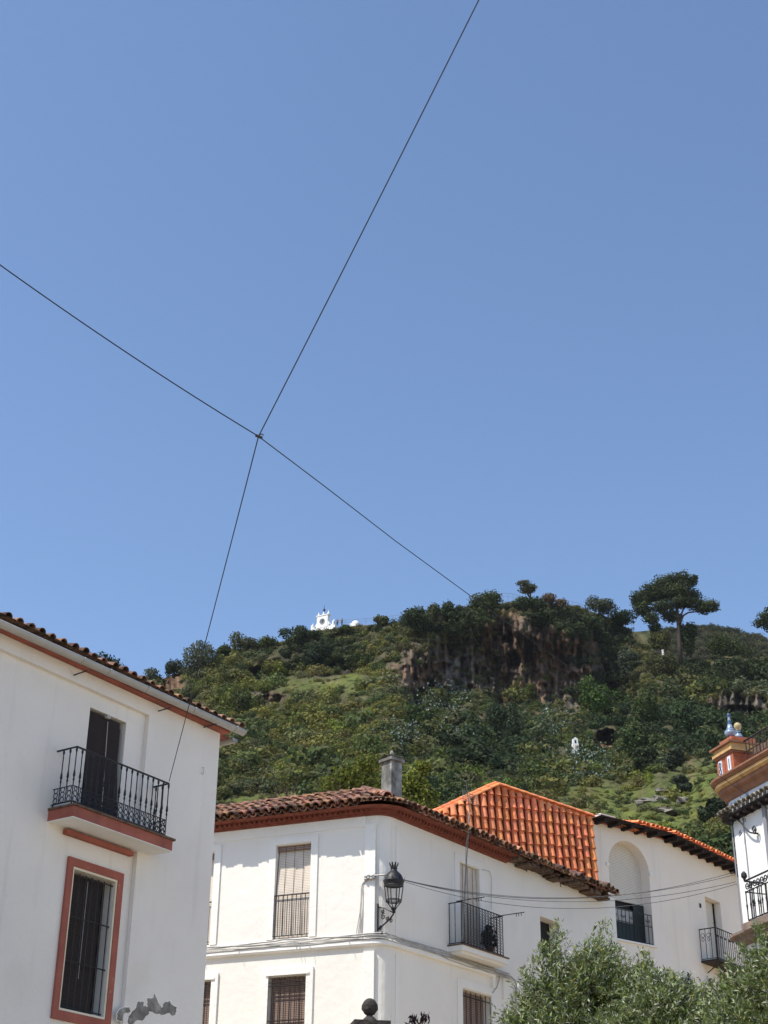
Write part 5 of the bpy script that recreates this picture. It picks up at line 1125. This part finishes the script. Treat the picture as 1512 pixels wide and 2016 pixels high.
# prickly pears below the cliff: clumps of pale pads
m_pad = M('cactus_pad', (1, 1, 1), 0.6, 0.15, 1.0, tint=True, spec=0.3)
def prickly(label, x, y, w_, h, seed, n=320):
    rng = np.random.default_rng(seed); xs = x + rng.normal(size=n) * w_ * .27; ys = y + rng.uniform(-.5, .5, n) * h
    P = hp(xs, ys, -1.2) + rng.normal(size=(n, 3)) * .5 + Z * rng.uniform(0, 1.4, n)[:, None]
    ax = unit(rng.normal(size=(n, 3)) * .6 + Z); nr = unit(rng.normal(size=(n, 3)) + np.array([0, -.6, .2])); nr = unit(nr - ax * (nr * ax).sum(1, keepdims=True)); wd = np.cross(nr, ax)
    l = rng.uniform(.22, .42, n); k = 8; ang = np.arange(k) * 2 * np.pi / k
    V = P[:, None] + ax[:, None] * (l[:, None, None] * np.cos(ang)[None, :, None] * .62) + wd[:, None] * (l[:, None, None] * np.sin(ang)[None, :, None] * .42)
    c = np.array([.10, .135, .10]) * rng.uniform(.5, 1.5, (n, 1)); pale = rng.random(n) < .10; c[pale] = np.array([.30, .31, .24])
    th = .035
    V = np.concatenate([V + nr[:, None] * th, V - nr[:, None] * th], 1)
    F = np.concatenate([np.stack([np.arange(n) * 16 + i, np.arange(n) * 16 + (i + 1) % 8, np.arange(n) * 16 + 8 + (i + 1) % 8, np.arange(n) * 16 + 8 + i], 1) for i in range(8)] +
                       [np.stack([np.arange(n) * 16 + b + q for q in qd], 1) for b in (0, 8) for qd in ((0, 1, 2, 3), (0, 3, 4, 7), (4, 5, 6, 7))])
    cen = P.mean(0); cen[2] = P[:, 2].min(); root = thing('prickly_pear', label, 'cactus', cen, 'prickly pear clumps below the cliff')
    tag(build_np('pads', V.reshape(-1, 3), F, np.repeat(c, 16, 0), m_pad, root), kind='stuff')
prickly('large prickly pear clump at the foot of the lighter cliff wall', 865, 1380, 100, 50, 601, 520)
prickly('prickly pear clump in the scrub midway between chimney and cliff', 800, 1450, 70, 40, 602, 200)
prickly('prickly pear clump in the scrub under the middle of the cliff', 900, 1440, 80, 50, 603, 260)
prickly('prickly pear clump left of the small white shrine', 1095, 1430, 50, 50, 604, 220)
prickly('prickly pear clump below the small white shrine', 1150, 1510, 90, 60, 605, 360)

# boulders lying in the meadow
def boulder(label, x, y, w_, h, seed):
    rng = np.random.default_rng(seed); b = hp(np.array([x]), np.array([y]), -1.0)[0]; px = np.linalg.norm(b - CAM) / FPX; mb = MB(); n, m_ = 10, 7; vs = []
    for j in range(m_ + 1):
        for i in range(n):
            a, t = 2 * math.pi * i / n, math.pi * j / m_; k = 1 + .28 * rng.normal() * (0 < j < m_)
            vs.append(b + np.array([math.cos(a) * math.sin(t) * w_ * px * .5 * k, math.sin(a) * math.sin(t) * w_ * px * .4 * k, math.cos(t) * h * px * .5 * k]))
    mb.add(vs, [(j * n + i, j * n + (i + 1) % n, (j + 1) * n + (i + 1) % n, (j + 1) * n + i) for j in range(m_) for i in range(n)])
    tag(mb.build('boulder', m_rock), label, 'rock', 'boulders in the meadow')
boulder('dark boulder in the meadow, closest to the lone tree side', 1268, 1579, 36, 16, 1); boulder('flat boulder in the meadow right of the dark one', 1298, 1574, 26, 12, 2); boulder('jagged boulder in the meadow nearest the ornate house', 1346, 1580, 26, 20, 3); boulder('lowest boulder in the meadow, long and flat', 1312, 1598, 40, 14, 4); boulder('pale boulder in the meadow below the small grey bush', 1305, 1556, 34, 10, 5)
# low terrace wall on the left slope
p0, p1 = hp(np.array([604.]), np.array([1328.]), -2)[0], hp(np.array([690.]), np.array([1322.]), -2)[0]; mb = MB()
uu = (p1 - p0) * np.array([1, 1, 0]); Lw = np.linalg.norm(uu); uu /= Lw; nn = np.array([uu[1], -uu[0], 0]); wf = Fr(p0, uu, nn if nn @ (CAM - p0) > 0 else -nn); rs = random.Random(4)
for i in range(14): a = Lw * i / 14; zz = p0[2] + (p1[2] - p0[2]) * i / 14; mb.box(wf, a, a + Lw / 14 - .02, -.5, rs.uniform(-.08, .08), zz - 1.2, zz + .4 + rs.uniform(-.15, .15))
tag(mb.build('terrace_wall', M('dry_stone', (0.17, 0.14, 0.10), 0.95, 0.5, 1.5, 1, 3)), 'low dry stone terrace wall on the left slope under the clock gable', 'wall')
# wayside shrine and white post
def mini_fr(x, y, D, az): p = atD(x, y, D); return Fr(p, azv(az), azv(az + 90) if azv(az + 90) @ (CAM - p) > 0 else azv(az - 90)), p[2], np.linalg.norm(p - CAM) / FPX
Rs = float(Rf(1134, 1472)) - 6.5; f_, z_, px = mini_fr(1134, 1474, Rs, 80)
shr = thing('shrine', 'tiny white shrine with an arched niche among the bushes below the cliff', 'shrine', f_.P(0, 0, z_))
mb = MB(); w2 = 6.2 * px; mb.box(f_, -w2, w2, -.6, 0, z_ - 1.5, z_ + 11 * px); mb.box(f_, -w2 * .8, -w2 * .3, -.6, -.02, z_ + 11.02 * px, z_ + 18 * px); mb.box(f_, w2 * .3, w2 * .8, -.6, -.02, z_ + 11.02 * px, z_ + 18 * px); mb.box(f_, -w2 * .8, w2 * .8, -.6, -.02, z_ + 18.02 * px, z_ + 20 * px); mb.prism(f_, [(-w2 * .8, z_ + 20.02 * px), (w2 * .8, z_ + 20.02 * px), (0, z_ + 24 * px)], -.6, -.02); mb.build('shrine_body', m_white, shr)
mb = MB(); mb.box(f_, -w2 * .3, w2 * .3, -.55, -.3, z_ + 11.02 * px, z_ + 18 * px); mb.build('niche', m_dark, shr)
mb = MB(); mb.box(f_, -w2 * .25, w2 * .25, .001, .05, z_ + 1 * px, z_ + 7 * px); mb.build('plaque', m_yellow, shr)
f_, z_, px = mini_fr(1306, 1298, 296, 80)
pst = thing('white_post', 'white post with a dark sheet beside it at the foot of the pine', 'post', f_.P(0, 0, z_)); mb = MB(); mb.box(f_, -.15, .15, -.15, .15, z_ - 2, z_ + 18 * px); mb.box(f_, -.2, .2, -.2, .2, z_ + 18.01 * px, z_ + 19.5 * px); mb.build('post', m_white, pst)
mb = MB(); mb.box(f_, .5, 2.4, -.2, -.1, z_ + 5 * px, z_ + 12 * px); mb.box(f_, -1.1, -.4, -.2, -.1, z_ + 13 * px, z_ + 20 * px); mb.build('dark_sheet', m_stone, pst)
# white clock gable, dome and railing on the crest
f_, z_, px = mini_fr(634, 1240, 297, -61)
if f_.U @ RT < 0: f_ = Fr(f_.O, -f_.U, f_.N)
k = px * 1.12
gab = thing('clock_gable', 'white gable tower with clock and pinnacles standing on the hill crest', 'tower', f_.P(0, 0, z_))
mb = MB(); T_ = .9
mb.box(f_, -26 * k, 26 * k, -T_, 0, z_ - 20 * k, z_ + 5 * k)
mb.box(f_, -11 * k, 11 * k, -T_, .05, z_ + 5.01 * k, z_ + 27 * k)
mb.box(f_, -12.5 * k, 12.5 * k, -T_ - .1, .15, z_ + 27.01 * k, z_ + 28.5 * k)
for s in (-1, 1):
    mb.box(f_, min(s * 23 * k, s * 20 * k), max(s * 23 * k, s * 20 * k), -T_, 0, z_ + 5.01 * k, z_ + 13 * k); mb.lathe(f_.P(s * 21.5 * k, -T_ / 2, z_ + 13 * k), [(1.6 * k, 0), (1.3 * k, 1.5 * k), (.2 * k, 5 * k)], 8)
    arcp = [(s * (11 + 9 * t) * k, z_ + (5 + 11 - 9 * math.sin(t * math.pi / 2) ** 1.0) * k) for t in np.linspace(0, 1, 6)]
    inner = [(s * (19.5 - 7 * t) * k, z_ + (5.02 + 0 * t) * k) for t in (0, 1)]
    mb.prism(f_, arcp + [(s * 20 * k, z_ + 5.02 * k), (s * 17.5 * k, z_ + 5.02 * k), (s * 16.5 * k, z_ + 8.5 * k), (s * 13.5 * k, z_ + 10 * k), (s * 12 * k, z_ + 5.02 * k), (s * 11 * k, z_ + 5.02 * k)], -T_ * .7, -.05)
for u in (-10, 0, 10): mb.lathe(f_.P(u * k, -T_ / 2, z_ + 28.5 * k), [(1.9 * k, 0), (1.7 * k, 3 * k), (.3 * k, 8 * k)], 8)
gbody = mb.build('gable_wall', m_white, gab)
mb = MB(); ring(mb, f_, 0, z_ + 16 * k, 5.2 * k, .07, .6 * k, 20); mb.build('clock_ring', m_cable, gab)
mb = MB(); mb.prism(f_, [(4.9 * k * math.cos(a), z_ + (16 + 4.9 * math.sin(a)) * k) for a in np.linspace(0, 2 * math.pi, 20)[:-1]], .052, .08); mb.build('clock_face', M('clock_glass', (0.12, 0.14, 0.16), 0.4, 0.3, 0.9), gab)
mb = MB(); mb.tube([f_.P(0, .12, z_ + 16 * k), f_.P(2.5 * k, .12, z_ + 19 * k)], .4 * k, 4); mb.tube([f_.P(0, .12, z_ + 16 * k), f_.P(.5 * k, .12, z_ + 12.5 * k)], .4 * k, 4); mb.build('clock_hand', m_iron, gab)
mb = MB(); mb.lathe(f_.P(1 * k, -T_ / 2, z_ + 36 * k), [(.5 * k, 0), (1.6 * k, 1.5 * k), (2.2 * k, 4 * k), (1.2 * k, 5.5 * k), (.4 * k, 7 * k), (.4 * k, 12 * k)], 8); mb.build('bell_lantern', m_iron, gab)
px6 = 297 * 1.09 / 3000
dm = atD(700, 1229, 300); dome = MB(); dome.lathe(dm - Z * 1.0, [(.9, 0), (.9, 1.0), (.80, 1.35), (.5, 1.65), (.15, 1.78)], 14); dome.box(Fr(dm, azv(90), azv(180)), -1.25, -.7, -.4, .4, dm[2] - 1, dm[2] + .05)
tag(dome.build('white_dome', m_white, smooth=False), 'small white dome on the crest right of the two people', 'dome')
def crest_rail(label, pts, D, h=1.15):
    P = [atD(x, y, D) for x, y in pts]; root = thing('viewpoint_railing', label, 'railing', P[0], 'railings along the viewpoint'); tot = []
    for p, q in zip(P, P[1:]):
        n = max(2, int(np.linalg.norm(q - p) / 1.6)); tot += [p + (q - p) * i / n for i in range(n)]
    tot.append(P[-1]); m_r = m_rail
    mb = MB(); mb.tube([p + Z * h for p in tot], .035, 4); mb.build('top_rail', m_r, root)
    mb = MB(); mb.tube([p + Z * h * .5 for p in tot], .025, 4); mb.build('middle_rail', m_r, root)
    for p in tot: mb = MB(); mb.tube([p - Z * .6, p + Z * h], .04, 5); mb.build('post', m_r, root)
m_rail = M('blue_grey_rail', (0.16, 0.20, 0.28), 0.5, 0.1, 3)
crest_rail('thin blue-grey railing on the crest between the clock gable and the cliff', [(658, 1232), (700, 1229), (740, 1226), (790, 1220)], 300)
crest_rail('thin railing arching over the highest part of the cliff top', [(965, 1185), (980, 1181), (1000, 1180), (1020, 1184)], 300, 1.5)
crest_rail('thin railing on the cliff top right of the brownish bush', [(1115, 1193), (1140, 1199), (1160, 1206)], 306, 1.4)

# two people at the viewpoint: one continuous skinned body each, clothed
def skinned(name, verts, edges, radii, m, parent, root=0):
    me = bpy.data.meshes.new(name); me.from_pydata(verts, edges, []); me.materials.append(m); o = bpy.data.objects.new(name, me); C.objects.link(o); o.parent = parent
    md = o.modifiers.new('skin', 'SKIN'); me.skin_vertices.new() if not me.skin_vertices else None
    for i, r in enumerate(radii): me.skin_vertices[0].data[i].radius = (r, r); me.skin_vertices[0].data[i].use_root = i == root
    s = o.modifiers.new('sub', 'SUBSURF'); s.levels = 1; s.render_levels = 1; return o
def person(label, x, y, D, rot, shirt, arm):
    b = atD(x, y, D); r = thing('person', label, 'person', b, 'people at the viewpoint'); r.rotation_euler = (0, 0, rot)
    v = [(0, 0, .92), (0, 0, 1.15), (0, 0, 1.38), (0, 0, 1.50), (0, -.01, 1.58), (0, -.015, 1.68), (.10, 0, .86), (.11, -.02, .48), (.11, .02, .08), (.11, -.12, .04), (-.10, 0, .86), (-.11, .02, .48), (-.11, .03, .08), (-.11, -.11, .04), (.19, 0, 1.40), (.24, .02, 1.12), (.22 if not arm else .12, -.10 if not arm else -.22, .90 if not arm else 1.25), (-.19, 0, 1.40), (-.24, .02, 1.12), (-.22, -.10, .90)]
    e = [(0, 1), (1, 2), (2, 3), (3, 4), (4, 5), (0, 6), (6, 7), (7, 8), (8, 9), (0, 10), (10, 11), (11, 12), (12, 13), (2, 14), (14, 15), (15, 16), (2, 17), (17, 18), (18, 19)]
    rad_ = [.13, .12, .14, .055, .085, .08, .09, .06, .042, .035, .09, .06, .042, .035, .055, .042, .03, .055, .042, .03]
    skinned('body', v, e, rad_, m_skin, r)
    skinned('jacket', [v[i] for i in (0, 1, 2, 14, 15, 17, 18)], [(0, 1), (1, 2), (2, 3), (3, 4), (2, 5), (5, 6)], [.15, .145, .165, .075, .06, .075, .06], shirt, r)
    skinned('trousers', [v[i] for i in (0, 6, 7, 8, 10, 11, 12)], [(0, 1), (1, 2), (2, 3), (0, 4), (4, 5), (5, 6)], [.145, .105, .08, .06, .105, .08, .06], m_cloth, r)
    mb = MB(); mb.lathe((0, .015, 1.62), [(.09, -.03), (.102, .03), (.09, .09), (.05, .13), (.01, .14)], 10); h = mb.build('hair', m_hair, None, True); h.parent = r
person('standing person in grey jacket next to the white clock gable', 664, 1233, 300.5, .3, m_cloth2, True)
person('standing person in dark clothes farther right of the clock gable, by the railing', 673, 1231.5, 301, -.4, m_cloth, False)

# ================================================================== foreground: olive trees, carved finial, dark tree
def olive(label, D, shape, tbx, seed, nsh, sprays):
    rng = np.random.default_rng(seed); px = D * 1.03 / FPX
    base = atD(tbx, 2016, D) * np.array([1, 1, 0]); root = thing('olive_tree', label, 'tree', base, 'olive trees in the square')
    Vs, Fs, Cs = [], [], []; o = 0; heads = []; mb = MB()
    LB = [(atD(x, y, D + dz), (rx * px, rx * px * 1.0, ry * px)) for x, y, rx, ry, dz in shape]
    vol = np.array([l[1][0] * l[1][2] for l in LB]); cnt = (nsh * vol / vol.sum()).astype(int)
    S0, S1 = [], []
    for (c, r), n in zip(LB, cnt):
        d = unit(rng.normal(size=(n, 3))); rr = rng.random(n) ** .45; p = c + d * np.array(r) * rr[:, None] * .9
        dr = unit(d * .7 + Z * .75 + rng.normal(size=(n, 3)) * .45); S0.append(p); S1.append(p + dr * rng.uniform(.16, .42, n)[:, None])
    for x, y, x2, y2, dz in sprays:
        for k in range(7):
            a = atD(x + rng.normal() * 8, y + rng.normal() * 8, D + dz + rng.normal() * .1); b = atD(x2 + rng.normal() * 7, y2 + rng.uniform(-4, 16), D + dz + rng.normal() * .12); S0.append(a[None]); S1.append(b[None])
    S0 = np.concatenate(S0); S1 = np.concatenate(S1); n = len(S0)
    bend = rng.normal(size=(n, 3)) * .04
    for j in range(13):
        for sgn in (-1, 1):
            t = (j + .5 + rng.uniform(-.3, .3, n)) / 13; pos = S0 + (S1 - S0) * t[:, None] + bend * (4 * t * (1 - t))[:, None]
            ax0 = unit(S1 - S0); sd_ = unit(np.cross(ax0, rng.normal(size=(n, 3)))) * sgn
            ax = unit(ax0 * .75 + sd_ * .75 + rng.normal(size=(n, 3)) * .2); nr = unit(rng.normal(size=(n, 3)) + Z * .6); wd = unit(np.cross(nr, ax))
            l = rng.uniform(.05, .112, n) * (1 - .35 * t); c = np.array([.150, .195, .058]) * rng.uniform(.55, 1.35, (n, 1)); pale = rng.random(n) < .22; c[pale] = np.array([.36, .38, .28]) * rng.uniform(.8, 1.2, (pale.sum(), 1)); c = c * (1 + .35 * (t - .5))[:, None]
            yel = rng.random(n) < .05; c[yel] = np.array([.30, .28, .07])
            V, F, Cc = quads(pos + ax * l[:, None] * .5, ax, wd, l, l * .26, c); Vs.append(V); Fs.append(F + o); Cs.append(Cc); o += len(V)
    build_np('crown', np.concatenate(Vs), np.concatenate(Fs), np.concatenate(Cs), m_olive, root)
    top = np.mean([l[0] for l in LB], 0); fork = base * .35 + top * .65; fork[2] = 2.4
    mb.tube([base - Z * .05, base + np.array([.06, .03, .9]), base * .6 + fork * .4 + Z * .3, fork], [.20, .16, .14, .12], 9)
    for c, r in LB:
        m_ = (fork + c) / 2 + rng.normal(size=3) * .2 + Z * .15; mb.tube([fork, m_, c], [.08, .05, .02], 6)
        for k in range(5): e = c + unit(rng.normal(size=3) + Z * .6) * np.array(r) * .85; mb.tube([c, (c + e) / 2 + rng.normal(size=3) * .06, e], [.02, .012, .004], 4)
    mb.build('trunk', m_bark, root, True)
    tw = MB()
    for i in range(0, n, 2): tw.tube([S0[i], (S0[i] + S1[i]) / 2 + bend[i], S1[i]], [.004, .003, .0015], 3, cap=False)
    tw.build('twigs', M('olive_twig', (.10, .10, .06), .9), root)
olive('silvery olive tree with upright sprays in front of the broken eave and dark window', 19, [(1115, 1965, 60, 52, 0), (1072, 2006, 40, 40, .3), (1180, 1950, 52, 58, -.3), (1240, 1985, 48, 48, .2), (1130, 2060, 120, 70, 0), (1042, 2042, 42, 36, .2)], 1140, 701, 1750,
      [(1090, 1900, 1098, 1812, 0), (1065, 1910, 1068, 1850, .1), (1075, 1890, 1115, 1835, .1), (1165, 1900, 1170, 1838, -.2), (1190, 1890, 1194, 1815, 0), (1200, 1900, 1215, 1855, .2), (1040, 1960, 1030, 1905, 0), (1140, 1900, 1150, 1865, 0)])
olive('middle olive tree with a lower crown under the arched window house', 18, [(1310, 2010, 60, 48, 0), (1375, 2032, 50, 34, .2), (1272, 1975, 32, 40, .3), (1300, 2060, 110, 70, 0), (1430, 2030, 50, 50, 0)], 1320, 702, 1400,
      [(1265, 1920, 1262, 1868, 0), (1285, 1940, 1290, 1900, 0), (1320, 1960, 1325, 1915, 0), (1420, 1990, 1425, 1925, .1), (1405, 1990, 1402, 1935, .1)])
olive('olive tree at the right edge in front of the ornate house', 17, [(1500, 1990, 40, 44, 0), (1532, 1905, 30, 48, .2), (1450, 2018, 34, 32, .2), (1560, 1960, 60, 80, 0), (1480, 2060, 90, 50, 0)], 1530, 703, 1150,
      [(1460, 1940, 1440, 1880, .2), (1480, 1910, 1462, 1862, .1), (1500, 1860, 1492, 1815, 0), (1440, 1960, 1425, 1915, .2)])
# carved stone ball finial on its pillar
fb = atD(728, 1983, 16.5); fx_, fy_ = fb[0], fb[1]; k = 16.5 * 1.02 / FPX
cz0 = atD(728, 2014, 16.5)[2]
fin = thing('stone_pillar', 'dark stone pillar topped by a carved ball finial in front of the corner house', 'pillar', (fx_, fy_, 0))
mb = MB(); fq = Fr((fx_, fy_), azv(80), azv(170)); mb.box(fq, -.10, .10, -.10, .10, .25, cz0 - .06); mb.box(fq, -.19, .19, -.19, .19, cz0 - .055, cz0); mb.box(fq, -.25, .25, -.25, .25, 0.01, .25); mb.build('shaft', m_stone, fin)
mb = MB(); mb.lathe((fx_, fy_, cz0), [(.095, .0), (.085, .025), (.05, .055), (.028, .075), (.026, .10), (.035, .115)], 16); mb.build('neck', m_stone, fin, True)
mb = MB(); n, m_ = 28, 20; vs = []; cb = np.array([fx_, fy_, fb[2]]); rb_ = 14.5 * k; vdir = math.atan2(CAM[1] - fy_, CAM[0] - fx_)
for j in range(m_ + 1):
    for i in range(n):
        a, t = 2 * math.pi * i / n, math.pi * j / m_; r = rb_
        for q in range(4):                                      # four carved faces: brows, sockets, nose, mouth
            da = (a - vdir - q * math.pi / 2 + math.pi) % (2 * math.pi) - math.pi; el = math.pi / 2 - t
            r += rb_ * (-.16 * math.exp(-((abs(da) - .33) / .16) ** 2 - ((el + .02) / .16) ** 2) + .10 * math.exp(-(da / .10) ** 2 - ((el + .18) / .25) ** 2) + .08 * math.exp(-(da / .4) ** 2 - ((el - .22) / .09) ** 2) - .10 * math.exp(-(da / .22) ** 2 - ((el + .55) / .07) ** 2))
        vs.append(cb + np.array([r * math.cos(a) * math.sin(t), r * math.sin(a) * math.sin(t), r * 1.12 * math.cos(t)]))
mb.add(vs, [(j * n + i, j * n + (i + 1) % n, (j + 1) * n + (i + 1) % n, (j + 1) * n + i) for j in range(m_) for i in range(n)]); mb.build('carved_ball', m_stone, fin, True)
# dark-leaved young tree, only its tips in view
db = atD(820, 2016, 16.0); rng = np.random.default_rng(31)
dt = thing('dark_leaved_tree', 'young tree with near-black leaf tips at the bottom beside the stone finial', 'tree', (db[0], db[1], 0)); mb = MB(); tips = [(812, 1999), (815, 2004), (838, 1997), (832, 2002), (836, 2010), (822, 2014), (808, 2012), (930, 2020)][:7]
fk = np.array([db[0], db[1], db[2] - .45]); mb.tube([(db[0], db[1], 0), fk], [.04, .015], 6)
for x, y in tips: mb.tube([fk, atD(x, y + 8, 16.0)], [.010, .004], 4)
mb.build('trunk', m_bark, dt)
c_ = np.array([atD(x, y + 3, 16.0 + rng.normal() * .03) for x, y in tips for _ in range(9)]) + rng.normal(size=(63, 3)) * .022; ax = unit(rng.normal(size=(63, 3)) * .6 + Z); wd = unit(np.cross(ax, rng.normal(size=(63, 3))))
V, F, cc = quads(c_, ax, wd, rng.uniform(.05, .09, 63), rng.uniform(.018, .03, 63), np.array([.020, .012, .014]) * rng.uniform(.6, 1.6, (63, 1))); build_np('leaves', V, F, cc, m_leaf, dt)
V, F, cc = blob(rng, [(CRf.P(pt and rb * 0 + 0, 0, 0) * 0 + np.array(pt.location) + Z * .42, (.2, .2, .28))], 240, .08, (.014, .016, .014), .4, hollow=.2); build_np('leaves', V, F, cc, m_leaf, pt)

# ================================================================== thin summer air between the square and the far hill
hz = bpy.data.materials.new('thin_haze'); hz.use_nodes = True; hn = hz.node_tree; hn.nodes.remove(hn.nodes['Principled BSDF'])
pv = hn.nodes.new('ShaderNodeVolumePrincipled'); pv.inputs['Color'].default_value = (0.82, 0.88, 0.95, 1); pv.inputs['Density'].default_value = 0.00005; pv.inputs['Anisotropy'].default_value = 0.2
hn.links.new(pv.outputs[0], hn.nodes['Material Output'].inputs['Volume'])
tag(MB().box(Fr((0, 0), azv(90), azv(180)), -1600, 1600, -1600, 1600, -1.0, 330.0).build('haze', hz), 'thin pale air over the square and the hillside', 'haze', kind='stuff')
